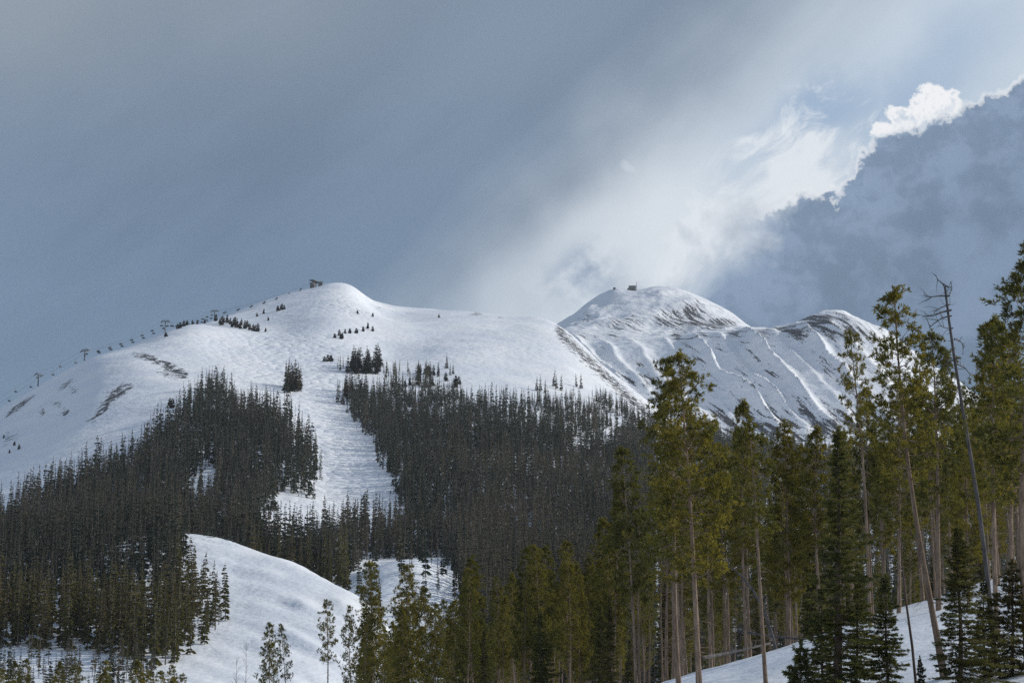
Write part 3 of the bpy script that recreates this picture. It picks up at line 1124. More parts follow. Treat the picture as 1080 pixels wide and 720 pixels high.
# ------------------------------------------------------------------ knoll stand: spruces one by one
KPOLY = [(-60, 590), (0, 580), (60, 574), (120, 566), (182, 560), (193, 582), (203, 615), (222, 632), (240, 640), (241, 655), (222, 676), (196, 694), (172, 706), (150, 700), (120, 690), (60, 686), (0, 682), (-60, 690)]
GK = 'spruces of the dense stand on the left of the knoll'
occ = []
cnt = tries = 0
while cnt < 720 and tries < 60000:
    tries += 1
    px, Y = R.uniform(-40, 245), R.uniform(385, 630)
    row = float(rowK(px, Y))
    if not inpoly(px, row, KPOLY):
        continue
    p_ = P(px, row, Y)
    if any((p_[0] - a) ** 2 + (p_[1] - b_) ** 2 < 2.3 ** 2 for a, b_, *_ in occ):
        continue
    occ.append((p_[0], p_[1], p_, px))
    cnt += 1
occ.sort(key=lambda t: t[1] - (60 if t[3] > 185 else 0))
knoll_rest = []
for n_, (x_, y_, p_, px) in enumerate(occ):
    edge = px > 196
    H = R.uniform(9, 12.5) if edge else R.uniform(11.5, 16.5)
    if n_ >= 205:
        knoll_rest.append((p_, H))
        continue
    i = R.choice([0, 1, 1, 2, 3, 4, 6, 6])
    place(FPROTO[i], 'spruce_tree', 'spruce standing in the dense dark stand on the left of the knoll' if not edge else 'spruce at the thin right-hand edge of the knoll stand',
          'spruce tree', GK if not edge else 'spruces at the right edge of the knoll stand', mat_at(p_, H, 15., (R.gauss(0, .015), 0), R.uniform(1., 1.35)))
# skirts of the stand, shorter and thinner
for k in range(22):
    px, Y = R.uniform(-10, 150), R.uniform(370, 410)
    row = float(rowK(px, Y))
    i = R.choice([3, 4, 5])
    place(FPROTO[i], 'spruce_tree', 'short thin spruce on the snow below the knoll stand', 'spruce tree', 'short spruces below the knoll stand', mat_at(P(px, row, Y), R.uniform(4, 8), 15., (0, 0), 1.1))

# ------------------------------------------------------------------ the forest on the mountain: one mass
A_POLY = [(-60, 590), (-60, 560), (0, 545), (40, 528), (80, 512), (115, 500), (150, 480), (182, 452), (196, 426), (226, 416), (262, 426), (280, 438), (300, 447), (318, 458), (331, 470), (333, 508), (318, 520), (296, 524),
          (280, 540), (268, 556), (300, 585), (345, 604), (372, 622), (240, 620), (-60, 640)]
B_POLY = [(362, 420), (380, 418), (400, 414), (450, 412), (480, 424), (520, 424), (556, 430), (575, 428), (600, 420), (640, 425), (668, 440), (690, 455), (760, 462), (860, 474), (1000, 485), (1150, 490), (1150, 740), (560, 740), (500, 690), (486, 618),
          (470, 592), (430, 583), (395, 592), (362, 606), (330, 600), (300, 582), (330, 575), (352, 572), (380, 562), (420, 558), (428, 545), (418, 520), (400, 490), (385, 460), (372, 440)]
HOLES = [(217, 510, 17, 25), (203, 522, 9, 15), (236, 548, 8, 10), (152, 535, 7, 8), (612, 472, 17, 9), (655, 452, 13, 10), (563, 440, 12, 9), (425, 403, 26, 7), (500, 421, 14, 4), (640, 470, 8, 6), (535, 446, 7, 6), (598, 452, 6, 7),
         (560, 500, 5, 9), (474, 470, 4, 7), (520, 520, 4, 6), (615, 560, 5, 6), (440, 600, 45, 9)]
vs_t, fs_t, vs_c, fs_c, ti_t, ti_c = [], [], [], [], [], []
nt_ = nc_ = 0
strip = []
N = 110000
PXs = rng.uniform(-60, 1150, N)
Ys = np.exp(rng.uniform(math.log(420), math.log(1500), N))
RW = rowM(PXs, Ys)
XW = P(PXs, RW, Ys)
jx = (fbm(XW[:, 0] / 14., XW[:, 1] / 14., 3, 81) - .5) * 26
jy = (fbm(XW[:, 0] / 12., XW[:, 1] / 16., 3, 82) - .5) * 34
okA = inpoly(PXs + jx, RW + jy, A_POLY)
okB = inpoly(PXs + jx, RW + jy, B_POLY)
hole = np.zeros(N)
for cx, cy, a, b in HOLES:
    hole = np.maximum(hole, ell(PXs, RW, cx, cy, a, b))
thin = fbm(XW[:, 0] / 22., XW[:, 1] / 22., 3, 77)
clump = vnoise(XW[:, 0] / 7., XW[:, 1] / 9., 78)
grid = {}


LOD = [rng.random(len(a_[3])) < .62 for a_ in FARP]


def add_far(at, H, brown):
    global nt_, nc_
    k = rng.choice(len(FARP), p=[.16, .2, .1, .17, .12, .15, .1])
    tv, tf, v, f, Hp = FARP[k]
    if at[1] > 640:             # fewer sprays where a tree is only a few pixels wide
        f = f[LOD[k]]
    s = H / Hp
    w = s * rng.uniform(.8, 1.3)
    a = rng.uniform(0, 6.28)
    dead = rng.random() < .10       # a dead grey pole among them
    if dead:
        f = f[rng.random(len(f)) < .16]
        s, brown = s * .85, 1.
    Rm = np.array([[math.cos(a) * w, -math.sin(a) * w, 0], [math.sin(a) * w, math.cos(a) * w, 0], [0, 0, s]])
    vs_t.append(tv @ Rm.T + at)
    fs_t.append(tf + nt_)
    nt_ += len(tv)
    vs_c.append(v @ Rm.T + at)
    fs_c.append(f + nc_)
    nc_ += len(v)
    ti_c.append(np.full(len(v), brown))


def add_sapling(at, H, brown):
    global nc_
    tv, tf, v, f, Hp = SAPL[rng.integers(3)]
    s = H / Hp
    vs_c.append(v * s + at)
    fs_c.append(f + nc_)
    nc_ += len(v)
    ti_c.append(np.full(len(v), brown))


for i in np.argsort(Ys):
    if not (okA[i] or okB[i]):
        continue
    px, Y, row = PXs[i], Ys[i], RW[i]
    if hole[i] > .42 + rng.normal(0, .1) + 1.0 * (thin[i] - .5):
        continue
    if (thin[i] < .31 and rng.random() < .85) or rng.random() > .45 + .75 * clump[i]:
        continue
    if px < 190 and row > 603:
        continue
    if px > 760 and Y < 900 and rng.random() < .55:
        continue
    x, y = XW[i, 0], XW[i, 1]
    g = (int(x // 4), int(y // 4))
    dmin = 2.35 if px < 690 else 4.5
    near_ = False
    for gx in (g[0] - 1, g[0], g[0] + 1):
        for gy in (g[1] - 1, g[1], g[1] + 1):
            for a, b in grid.get((gx, gy), ()):
                if (a - x) ** 2 + (b - y) ** 2 < dmin ** 2:
                    near_ = True
    if near_:
        continue
    grid.setdefault(g, []).append((x, y))
    brown = float(np.clip(.10 + 1.0 * (fbm(x / 60., y / 60., 2, 91) - .4) + rng.normal(0, .16) + (.5 if rng.random() < .16 else 0) + (.3 if px > 480 and row > 500 else 0), 0, 1))
    H = (6 + 12.5 * rng.random() ** .65) * (1. if row > 440 else .85) * (.8 if px > 560 and row < 460 else 1.)
    if px < 340 and px > 150 and row < 530:
        H *= 1.1
    if (Y < 660 and 262 < px < 470 and len(strip) < 36):
        strip.append((px, Y, row, XW[i], H))
        continue
    add_far(XW[i], H, brown)
    if rng.random() < .75:
        add_sapling(XW[i] + rng.normal(0, 1.3, 3) * [1, 1, 0], rng.uniform(1.8, 5.0), brown)
for p_, H in knoll_rest:
    add_far(p_, H, float(np.clip(rng.normal(.3, .25), 0, 1)))
for _ in range(34):             # scattered trees breaking up the small snow hollow
    px, Y = R.choice([R.uniform(366, 400), R.uniform(400, 490), R.uniform(440, 500)]), R.uniform(505, 590)
    add_far(P(px, float(rowM(px, Y)), Y), R.uniform(6, 13), float(np.clip(rng.normal(.2, .2), 0, 1)))
for _ in range(110):
    px, Y = R.uniform(-60, 165), R.uniform(345, 400)
    add_far(P(px, float(rowK(px, Y)), Y), R.uniform(3, 9), float(np.clip(rng.normal(.5, .3), 0, 1)))
Vc, Vt = np.concatenate(vs_c), np.concatenate(vs_t)
fo = mesh_obj('forest', np.concatenate([Vc, Vt]), [np.concatenate(fs_c), np.concatenate(fs_t) + len(Vc)], [MAT_WOOD, MAT_FBARK], [0, 1], None, False,
              {'tint': np.concatenate([np.concatenate(ti_c), np.zeros(len(Vt))])})
tag(fo, 'dense dark conifer forest covering the mountain on both sides of the ski run', 'forest', None, 'stuff')
for px, Y, row, p_, H in strip:
    i = R.choice([0, 0, 1, 2, 3])
    place(FPROTO[i], 'spruce_tree', 'pointed spruce in the strip of trees just above the knoll crest', 'spruce tree', 'spruces in the strip above the knoll crest', mat_at(p_, H * 1.05, 15., (0, 0), R.uniform(.85, 1.1)))

# ------------------------------------------------------------------ stunted firs and scrub on the upper snowfields
yy = np.exp(np.linspace(math.log(700), math.log(1900), 500))


def on_slope(px, row):
    """the visible point of the mountain slope at this bearing and elevation (first hit going away)"""
    r = rowM(np.full_like(yy, px), yy)
    k = np.where(r <= row)[0]
    if len(k) == 0:
        k = [int(np.argmin(r))]
    Y = float(yy[k[0]])
    return P(px, float(rowM(px, Y)), Y), Y


def fir(px, row, hpx, label, group, wide=1., dark=True):
    p_, Y = on_slope(px, row)
    H = hpx * Y / F
    if hpx < 12 and dark:
        pr, wide = BPROTO[R.randrange(3)], wide * .62
    else:
        pr = DPROTO[R.randrange(2)] if dark else FPROTO[R.choice([0, 1, 3])]
    place(pr, 'stunted_fir', label, 'fir tree', group, mat_at(p_, H, 15., (R.gauss(0, .04), 0), wide * R.uniform(.85, 1.2)))


for px, row, h, w in [(353, 356, 5, 2.2), (358, 354, 7, 2.2), (361, 356, 6, 2), (364, 352, 5, 2), (369, 352, 6, 2.2), (376, 352, 6, 2.2), (383, 350, 6, 2.2), (388, 347, 7, 1.6), (393, 350, 6, 1.8), (360, 358, 6, 2)]:
    fir(px, row, h, 'small round fir in the short row across the upper snowfield', 'small firs in a row on the upper snowfield', w)
for k in range(17):
    fir(228 + k * 2.7 + R.uniform(-1, 1), 340 + k * .55 + R.uniform(-2, 2), R.uniform(6, 11), 'stunted fir in the scrub belt right of the lit shoulder', 'scrub belt right of the lit shoulder', 1.6)
for px, row, h, w in [(187, 347, 6, 2), (190, 346, 7, 1.8), (194, 344, 7, 2), (197, 343, 6, 2), (203, 341, 5, 1.6), (208, 340, 5, 1.6), (216, 337, 5, 2.2), (175, 355, 5, 2.5)]:
    fir(px, row, h, 'low fir scrub on the skyline left of the lit shoulder', 'fir scrub on the left skyline', w)
for px, row, h, w in [(271, 334, 5, 1.5), (278, 331, 6, 1.5), (293, 328, 6, 2.4), (297, 327, 7, 2.4), (280, 350, 5, 1.5), (377, 331, 4, 2), (393, 334, 4, 2), (463, 335, 4, 2), (283, 338, 4, 2), (300, 326, 5, 2)]:
    fir(px, row, h, 'lone dark fir scrub dotted below the lift station', 'lone fir scrub below the lift station', w)
for k in range(32):
    fir(366 + R.uniform(0, 36), 391 + R.uniform(-5, 4), R.uniform(15, 26), 'fir of the dark grove above the right-hand forest', 'dark grove above the right-hand forest', 1.9)
for k in range(16):
    fir(301 + k * 1.05 + R.uniform(-1, 1), 412 + R.uniform(-4, 3), R.uniform(19, 33), 'tree of the lone clump beside the ski run', 'lone clump beside the ski run', 1.35, k % 2 == 0)
for k in range(12):
    fir(362 + R.uniform(0, 22), 417 + R.uniform(-5, 4), R.uniform(16, 28), 'fir at the upper left corner of the right-hand forest', 'firs at the corner of the right-hand forest', 1.3)
for k in range(20):
    fir(440 + R.uniform(0, 24) , 398 + R.uniform(-4, 3), R.uniform(8, 19), 'fir of the thin grove below the upper snowfield', 'thin grove below the upper snowfield', 1.2, k % 3 > 0)
for k in range(14):
    fir(404 + R.uniform(0, 32), 397 + R.uniform(-6, 5), R.uniform(7, 16), 'spare fir in the thin line between two groves', 'thin line of firs between groves', 1.1, False)
for k in range(22):
    fir(R.uniform(398, 486), 402 + R.uniform(-9, 8), R.uniform(6, 17), 'ragged fir straggling above the upper edge of the right-hand forest', 'ragged stragglers above the right-hand forest', 1.5, k % 3 > 0)
for px, row, h in [(342, 381, 6), (346, 381, 8), (349, 381, 7)]:
    fir(px, row, h, 'dark bush at the left end of the grove line', 'dark bushes at the end of the grove line', 2.2)
for px, row, h in [(356, 390, 16), (359, 391, 18), (362, 390, 15)]:
    fir(px, row, h, 'bare spindly fir between the dark bush and the grove', 'spindly firs beside the grove', .8, False)
fir(471, 389, 16, 'single pointed fir standing apart right of the thin grove', None, 1.5)
for px, row, h in [(566, 412, 16), (570, 413, 18), (575, 415, 15), (584, 408, 20), (587, 410, 16), (592, 412, 18), (608, 408, 15), (613, 410, 17), (568, 425, 18), (578, 424, 17)]:
    fir(px, row, h, 'fir on the upper rim of the forest below the rocky ridge', 'firs on the rim below the rocky ridge', 1.2)
for px, row, h in [(15, 470, 5), (20, 474, 6), (10, 478, 4), (4, 462, 4), (179, 428, 9), (182, 430, 11)]:
    fir(px, row, h, 'scattered dark fir on the open left face', 'scattered firs on the left face', 1.8)

# ------------------------------------------------------------------ chairlift on the left skyline
def lift_point(px, dY=0):
    r = rowM(np.full_like(yy, px), yy)
    k = int(np.argmin(r))
    Y = float(yy[k]) + dY
    return P(px, float(rowM(px, Y)), Y), Y


TW = [(40, 415, 1210, 8.5), (89, 387, 1260, 7.5), (174, 355, 1370, 8.5), (226, 338, 1500, 8.0)]
LBL = ['lowest lift tower on the left skyline', 'second lift tower up the left skyline', 'lift tower beside the skyline scrub', 'lift tower crowning the sunlit shoulder']
arms = []
line_dir = None
towers = []
for (px, row, Yq, h), lb in zip(TW, LBL):
    g, Y = lift_point(px)
    towers.append((g, h))
st_g, st_Y = lift_point(331, -20)
tops = [Vector(g) + Vector((0, 0, h)) for g, h in towers] + [Vector(st_g) + Vector((0, 0, 6.4))]
low = tops[0] + (tops[0] - tops[1]) * 1.6
low.z = tops[0].z - 26
tops = [low] + tops


def side_vec(a, b):
    d = (b - a)
    d.z = 0
    d.normalize()
    return Vector((-d.y, d.x, 0)), d


for i, ((g, h), lb) in enumerate(zip(towers, LBL)):
    sv, dv = side_vec(tops[i], tops[i + 2])
    e = empty('lift_tower', g)
    tag(e, 'dark steel ' + lb, 'lift tower', 'chairlift towers')
    m = MB()
    m.tube([[0, 0, -1.5], [0, 0, h * .6], [0, 0, h - .1]], [.42, .36, .3], 10)
    m.build('mast', MAT_STEEL, e, True)
    m = MB()
    ax = np.array([list(sv), list(dv), [0, 0, 1]])
    m.box((0, 0, h), (3.3, .3, .3), ax)
    m.box((0, 0, h + 1.0), (2.4, .1, .1), ax)
    for s in (-2.2, 2.2):
        m.box(np.array(sv) * s + [0, 0, h + .6], (.1, .1, .5), ax)
    m.build('crossarm', MAT_STEEL, e)
    for s in (-3.1, 3.1):
        m = MB()
        c = np.array(sv) * s + np.array([0, 0, h - .45])
        sl = (tops[i + 2] - tops[i]).normalized()
        axs = np.array([list(sv), list(sl), list(Vector(sv).cross(sl))])
        m.box(c, (.12, 1.8, .16), axs)
        for q in (-1.4, -.7, 0, .7, 1.4):
            cc = c + np.array(sl) * q
            m.tube(np.stack([cc - np.array(sv) * .1, cc + np.array(sv) * .1]) + [0, 0, -.12], [.28, .28], 10)
        m.build('sheave_train', MAT_STEEL, e)

# haul rope with sag, one loop
cab = MB()
chair_spots = []
for s in (-3.1, 3.1):
    pl = []
    for i in range(len(tops) - 1):
        a, b = tops[i], tops[i + 1]
        sv, dv = side_vec(a, b)
        span = (b - a).length
        for k in range(10):
            t = k / 10
            pl.append(a.lerp(b, t) + sv * s + Vector((0, 0, -.5 - 4 * t * (1 - t) * span * .018)))
    pl.append(tops[-1] + sv * s + Vector((0, 0, -.5)))
    cab.tube(np.array(pl), np.full(len(pl), .05), 5)
    acc = 0
    nxt = 9 if s < 0 else 18
    for a, b in zip(pl, pl[1:]):
        L = (b - a).length
        while nxt < acc + L:
            chair_spots.append((a.lerp(b, (nxt - acc) / L), (b - a).normalized()))
            nxt += 21
        acc += L
ro = cab.build('haul_rope', MAT_STEEL)
tag(ro, 'dark chairlift rope strung along the left skyline to the top station', 'cable')
m = MB()
m.tube([[0, 0, .1], [0, 0, -1.2], [0, .25, -2.4]], [.06, .06, .06], 6)
m.box((0, .25, -2.4), (1.15, .05, .05))
hang = m.build('hanger', MAT_STEEL, link=False).data
m = MB()
m.box((0, .15, -3.15), (1.15, .42, .07))
m.box((0, -.30, -2.80), (1.15, .06, .42))
for s in (-1.15, 1.15):
    m.box((s, 0.1, -2.8), (.05, .35, .05))
    m.box((s, .25, -2.75), (.05, .05, .4))
seat = m.build('seat', MAT_STEEL, link=False).data
for k, (p_, d) in enumerate(chair_spots):
    yaw = math.atan2(d.y, d.x) - math.pi / 2
    place({'hanger': hang, 'seat': seat}, 'lift_chair', 'small dark chair hanging from the rope of the skyline chairlift', 'lift chair', 'chairs on the skyline chairlift',
          Matrix.Translation(p_) @ Matrix.Rotation(yaw, 4, 'Z'))

# top station of the lift
e = empty('lift_station', st_g)
tag(e, 'dark open lift station with a flat roof on the left summit', 'lift station')
sv, dv = side_vec(tops[-2], tops[-1])
ax = np.array([list(sv), list(dv), [0, 0, 1]])


def stl(x, y, z):
    return np.array(sv) * x + np.array(dv) * y + np.array([0, 0, z])


m = MB(); m.box(stl(0, -2, 1.4), (1.7, 2.2, 2.4), ax); m.build('wall', MAT_WALL, e)
m = MB(); m.box(stl(0, -2, 3.95), (2.1, 2.7, .14), ax); m.build('roof', MAT_ROOF, e)
for x in (-1.2, 1.2):
    m = MB(); m.box(stl(x * .6, -4.23, 2.4), (.5, .05, .6), ax); m.build('window', MAT_GLASS, e)
m = MB()
m.box(stl(0, 1.5, 6.6), (2.6, 6.2, .3), ax)
m.build('machine_deck', MAT_STEEL, e)
m = MB()
m.tube([stl(0, 5, 6.2), stl(0, 5, 5.9)], [3.1, 3.1], 24)
m.build('bullwheel', MAT_STEEL, e)
for x, y in ((-2.2, 6), (2.2, 6), (-2.2, 1), (2.2, 1)):
    m = MB(); m.tube([stl(x, y, -2), stl(x, y, 6.4)], [.22, .22], 8); m.build('leg', MAT_STEEL, e)
m = MB(); m.tube([stl(2.3, 7, 6.8), stl(2.3, 7, 9)], [.1, .06], 6); m.build('pole', MAT_STEEL, e)
# patrol hut right of the station
hg, hY = lift_point(338, -30)
e2 = empty('patrol_hut', hg)
tag(e2, 'small dark hut close beside the lift station on the left summit', 'hut')
m = MB(); m.box((0, 0, 1.2), (1.9, 1.7, 2.4)); m.build('wall', MAT_WALL, e2)
m = MB()
m.add([[-2.2, -2, 3.55], [2.2, -2, 3.55], [2.2, 2, 3.55], [-2.2, 2, 3.55], [-2.2, 0, 4.7], [2.2, 0, 4.7]], f3=[[0, 4, 3], [1, 2, 5]], f4=[[0, 1, 5, 4], [2, 3, 4, 5], [0, 3, 2, 1]])
m.build('roof', MAT_ROOF, e2)
m = MB(); m.box((.3, -1.72, 1.4), (.5, .05, 1.)); m.build('door', MAT_GLASS, e2)

# tram building on the peak
pY = 3070
pg = P(667, float(rowP(667, pY)), pY)
e = empty('summit_station', pg)
tag(e, 'dark flat-roofed station building on the saddle of the far peak', 'summit station')
m = MB(); m.box((0, 0, 2.0), (5.6, 4, 5.2)); m.build('wall', MAT_WALL, e)
m = MB(); m.box((0, 0, 7.45), (6.2, 4.6, .25)); m.build('roof', MAT_STEEL, e)
m = MB(); m.box((-7.0, 0, 0.6), (1.35, 3., 3.4)); m.build('dock', MAT_WALL, e)
for x in (-3.6, -1.2, 1.2, 3.6):
    m = MB(); m.box((x, -4.04, 4.6), (.8, .06, .9)); m.build('window', MAT_ROOF, e)
m = MB(); m.tube([[7.2, 0, -4], [7.2, 0, 8], [7.2, 0, 15]], [.4, .35, .25], 8); m.build('antenna_mast', MAT_STEEL, e)
pg2 = P(648, float(rowP(648, pY)), pY)
e = empty('summit_hut', pg2)
tag(e, 'tiny dark hut left of the station building on the far peak', 'hut')
m = MB(); m.box((0, 0, .4), (1.9, 1.8, 2.4)); m.build('wall', MAT_WALL, e)
m = MB(); m.box((0, 0, 2.95), (2.2, 2.1, .14)); m.build('roof', MAT_STEEL, e)

# ------------------------------------------------------------------ sky, sun, haze
SUN_AZ, SUN_EL = rad(70), rad(27)      # clockwise from the viewing direction
sd = bpy.data.lights.new('sun', 'SUN')
sd.energy = 3.5
sd.angle = rad(.6)
sd.color = (1., .95, .87)
so = bpy.data.objects.new('sun', sd)
COL.objects.link(so)
dvec = Vector((math.sin(SUN_AZ) * math.cos(SUN_EL), math.cos(SUN_AZ) * math.cos(SUN_EL), math.sin(SUN_EL)))
so.rotation_euler = dvec.to_track_quat('Z', 'Y').to_euler()

w = bpy.data.worlds.new('World')
sc.world = w
w.use_nodes = True
nt = w.node_tree
nt.nodes.clear()
wo = nt.nodes.new('ShaderNodeOutputWorld')
bg = nt.nodes.new('ShaderNodeBackground')
nt.links.new(bg.outputs[0], wo.inputs[0])
bg.inputs[1].default_value = 1.0
sky = nt.nodes.new('ShaderNodeTexSky')
sky.sky_type = 'NISHITA'
sky.sun_disc = False
sky.sun_elevation = SUN_EL
sky.sun_rotation = SUN_AZ
clear = mixc(nt, 1., sky.outputs[0], (.1, .1, .1), 'MULTIPLY')
gen = nt.nodes.new('ShaderNodeTexCoord').outputs['Generated']
sx = nt.nodes.new('ShaderNodeSeparateXYZ')
nt.links.new(gen, sx.inputs[0])
az = mth(nt, 'ARCTAN2', sx.outputs[0], sx.outputs[1])
el = mth(nt, 'ARCSINE', sx.outputs[2])
# bearing and elevation in units of 1/20.15 rad; sk() turns a place in the sky given in frame px into them
X = mth(nt, 'MULTIPLY', az, 20.15)
Y = mth(nt, 'MULTIPLY', el, -20.15)


def sk(px, row):
    d = P(px, row, 1.)
    return 20.15 * math.atan2(d[0], d[1]), -20.15 * math.atan2(d[2], math.hypot(d[0], d[1]))


cmb = nt.nodes.new('ShaderNodeCombineXYZ')
nt.links.new(X, cmb.inputs[0])
nt.links.new(Y, cmb.inputs[1])
UV = cmb.outputs[0]


def gauss(cx, cy, a, b, ang=0):
    c, s = math.cos(rad(ang)), math.sin(rad(ang))
    cx, cy = sk(cx * 100, cy * 100)
    dx = mth(nt, 'SUBTRACT', XW_, cx)
    dy = mth(nt, 'SUBTRACT', YW_, cy)
    p = mth(nt, 'ADD', mth(nt, 'MULTIPLY', dx, c / a), mth(nt, 'MULTIPLY', dy, s / a))
    q_ = mth(nt, 'ADD', mth(nt, 'MULTIPLY', dx, -s / b), mth(nt, 'MULTIPLY', dy, c / b))
    r2 = mth(nt, 'ADD', mth(nt, 'MULTIPLY', p, p), mth(nt, 'MULTIPLY', q_, q_))
    return mth(nt, 'POWER', 2.71828, mth(nt, 'MULTIPLY', r2, -1.))


# soft warp so that nothing reads as an ellipse
wn = noise(nt, UV, .55, 4, .5)
wn2 = noise(nt, vmap(nt, UV, (1, 1, 1), (0, 0, 1.3)), .6, 4, .5)
XW_ = mth(nt, 'ADD', X, mth(nt, 'MULTIPLY', mth(nt, 'SUBTRACT', wn, .5), 1.6))
YW_ = mth(nt, 'ADD', Y, mth(nt, 'MULTIPLY', mth(nt, 'SUBTRACT', wn2, .5), 1.6))


def srgb(r, g, b):
    return tuple(((c / 255 + .055) / 1.055) ** 2.4 for c in (r, g, b))


# grey overcast, streaked along the wind
streak = noise(nt, vmap(nt, UV, (.35, 1.3, 1), (0, 0, rad(35))), .55, 5, .5)
base = mixc(nt, smooth(nt, streak, .35, .65), srgb(99, 121, 147), srgb(115, 137, 163))
base = mixc(nt, smooth(nt, Y, -7.8, -5.3, .55, 0.), base, srgb(140, 155, 172))
base = mixc(nt, mth(nt, 'MULTIPLY', gauss(.4, -.3, 3.2, 1.1, -8), .5), base, srgb(158, 166, 172))
base = mixc(nt, mth(nt, 'MULTIPLY', smooth(nt, Y, -5.9, -4.3), .4), base, srgb(118, 146, 172))
# clear blue opening, seen through thin veil
openg = gauss(8.6, 1.05, 1.5, .55, -20)
col = mixc(nt, mth(nt, 'MULTIPLY', openg, .0), base, clear)
# broad bright veil rising to the right
veil = noise(nt, vmap(nt, UV, (.45, 1.25, 1), (0, 0, rad(38))), .7, 6, .5)
A0, A1 = sk(430, 330), sk(790, 0)
fl = math.hypot(A1[0] - A0[0], A1[1] - A0[1])
fdx, fdy = (A1[0] - A0[0]) / fl, (A1[1] - A0[1]) / fl
ft = mth(nt, 'ADD', mth(nt, 'MULTIPLY', mth(nt, 'SUBTRACT', X, A0[0]), -fdy), mth(nt, 'MULTIPLY', mth(nt, 'SUBTRACT', Y, A0[1]), fdx))
fs_ = mth(nt, 'ADD', mth(nt, 'MULTIPLY', mth(nt, 'SUBTRACT', X, A0[0]), fdx), mth(nt, 'MULTIPLY', mth(nt, 'SUBTRACT', Y, A0[1]), fdy))
cf = nt.nodes.new('ShaderNodeCombineXYZ')
nt.links.new(mth(nt, 'MULTIPLY', fs_, .13), cf.inputs[0])
nt.links.new(mth(nt, 'MULTIPLY', ft, .9), cf.inputs[1])
ray = noise(nt, cf.outputs[0], 1.25, 4, .5)
ftw = mth(nt, 'ADD', ft, mth(nt, 'ADD', mth(nt, 'MULTIPLY', mth(nt, 'SUBTRACT', ray, .5), 1.0), mth(nt, 'MULTIPLY', mth(nt, 'SUBTRACT', wn, .5), .8)))
vf = mth(nt, 'MULTIPLY', smooth(nt, ftw, -.7, 1.5), smooth(nt, ftw, 2.2, 4.8, 1., .62))
vf = mth(nt, 'ADD', vf, mth(nt, 'MULTIPLY', gauss(6.9, 2.6, 1.5, .8, -30), .25))
vf = mth(nt, 'MULTIPLY', vf, smooth(nt, veil, .22, .72, .72, 1.1), clamp=True)
col = mixc(nt, vf, col, srgb(206, 218, 230))
col = mixc(nt, mth(nt, 'MULTIPLY', gauss(6.9, 2.5, 1.6, .8, -32), .8), col, srgb(228, 235, 241))
col = mixc(nt, mth(nt, 'MULTIPLY', gauss(5.7, 3.15, 1.1, .38, -25), .55), col, srgb(214, 223, 232))
blue = mth(nt, 'MULTIPLY', gauss(8.7, 1.12, 1.15, .36, -24), .9)
cl2 = mixc(nt, .12, srgb(160, 184, 212), clear)
blue = mth(nt, 'MAXIMUM', blue, mth(nt, 'MULTIPLY', gauss(9.7, .85, 1.2, .5, -25), .8))
col = mixc(nt, blue, col, cl2)
# wispy bright patch in front of the sun
wsp = noise(nt, vmap(nt, UV, (.8, 1.5, 1), (0, 0, rad(32))), 2.0, 10, .66, .6)
wp = mth(nt, 'ADD', gauss(8.2, 1.95, 1.25, .62, -36), mth(nt, 'MULTIPLY', gauss(7.3, 2.75, .9, .4, -20), .55))
wf = smooth(nt, mth(nt, 'ADD', mth(nt, 'MULTIPLY', wp, .75), mth(nt, 'MULTIPLY', mth(nt, 'SUBTRACT', wsp, .5), 2.3)), .22, .78)
wf = mth(nt, 'MULTIPLY', wf, smooth(nt, wp, .06, .35))
col = mixc(nt, mth(nt, 'MULTIPLY', wf, .95), col, srgb(232, 238, 244))
wf2 = smooth(nt, mth(nt, 'ADD', gauss(6.5, 1.88, .16, .10, 40), mth(nt, 'MULTIPLY', mth(nt, 'SUBTRACT', wsp, .5), 1.0)), .45, .8)
col = mixc(nt, mth(nt, 'MULTIPLY', wf2, .4), col, srgb(214, 223, 231))
# cumulus bank on the right with lit rims
DX, DY = .83, -.557
OX, OY = sk(760, 290)
ex = mth(nt, 'SUBTRACT', X, OX)
ey = mth(nt, 'SUBTRACT', Y, OY)
S = mth(nt, 'ADD', mth(nt, 'MULTIPLY', ex, DX), mth(nt, 'MULTIPLY', ey, DY))
T = mth(nt, 'ADD', mth(nt, 'MULTIPLY', ex, DY), mth(nt, 'MULTIPLY', ey, -DX))
fc = nt.nodes.new('ShaderNodeFloatCurve')
cv = fc.mapping.curves[0]
EDGE_PX = [(690, 318), (728, 292), (757, 272), (785, 252), (812, 234), (830, 216), (848, 207), (866, 204), (884, 194), (900, 175), (913, 154), (926, 142), (945, 135), (965, 130), (985, 123), (1002, 118), (1014, 110), (1040, 96),
           (1064, 90), (1074, 79), (1092, 66), (1130, 60), (1200, 10)]
EDGE = []
for px_, row_ in EDGE_PX:
    a_, b_ = sk(px_, row_)
    EDGE.append((100 * ((a_ - OX) * DX + (b_ - OY) * DY), 100 * ((a_ - OX) * DY - (b_ - OY) * DX)))
EDGE = [(-200, EDGE[0][1] - 15)] + EDGE + [(600, 45)]
for i_ in range(1, len(EDGE)):
    EDGE[i_] = (max(EDGE[i_][0], EDGE[i_ - 1][0] + 3), EDGE[i_][1])
pts = [((s + 200) / 800, (t + 50) / 100) for s, t in EDGE]
while len(cv.points) < len(pts):
    cv.points.new(.5, .5)
for p_, (a, b) in zip(cv.points, pts):
    p_.location = (a, b)
    p_.handle_type = 'AUTO'
fc.mapping.update()
sn = mth(nt, 'DIVIDE', mth(nt, 'ADD', S, 2.0), 8.0, clamp=True)
nt.links.new(sn, fc.inputs['Value'])
E = mth(nt, 'MULTIPLY', mth(nt, 'SUBTRACT', fc.outputs[0], .5), 1.0)
bil = noise(nt, UV, 4.5, 8, .62, .3)
fin = noise(nt, UV, 13., 6, .6, .2)
WUV = nt.nodes.new('ShaderNodeCombineXYZ')
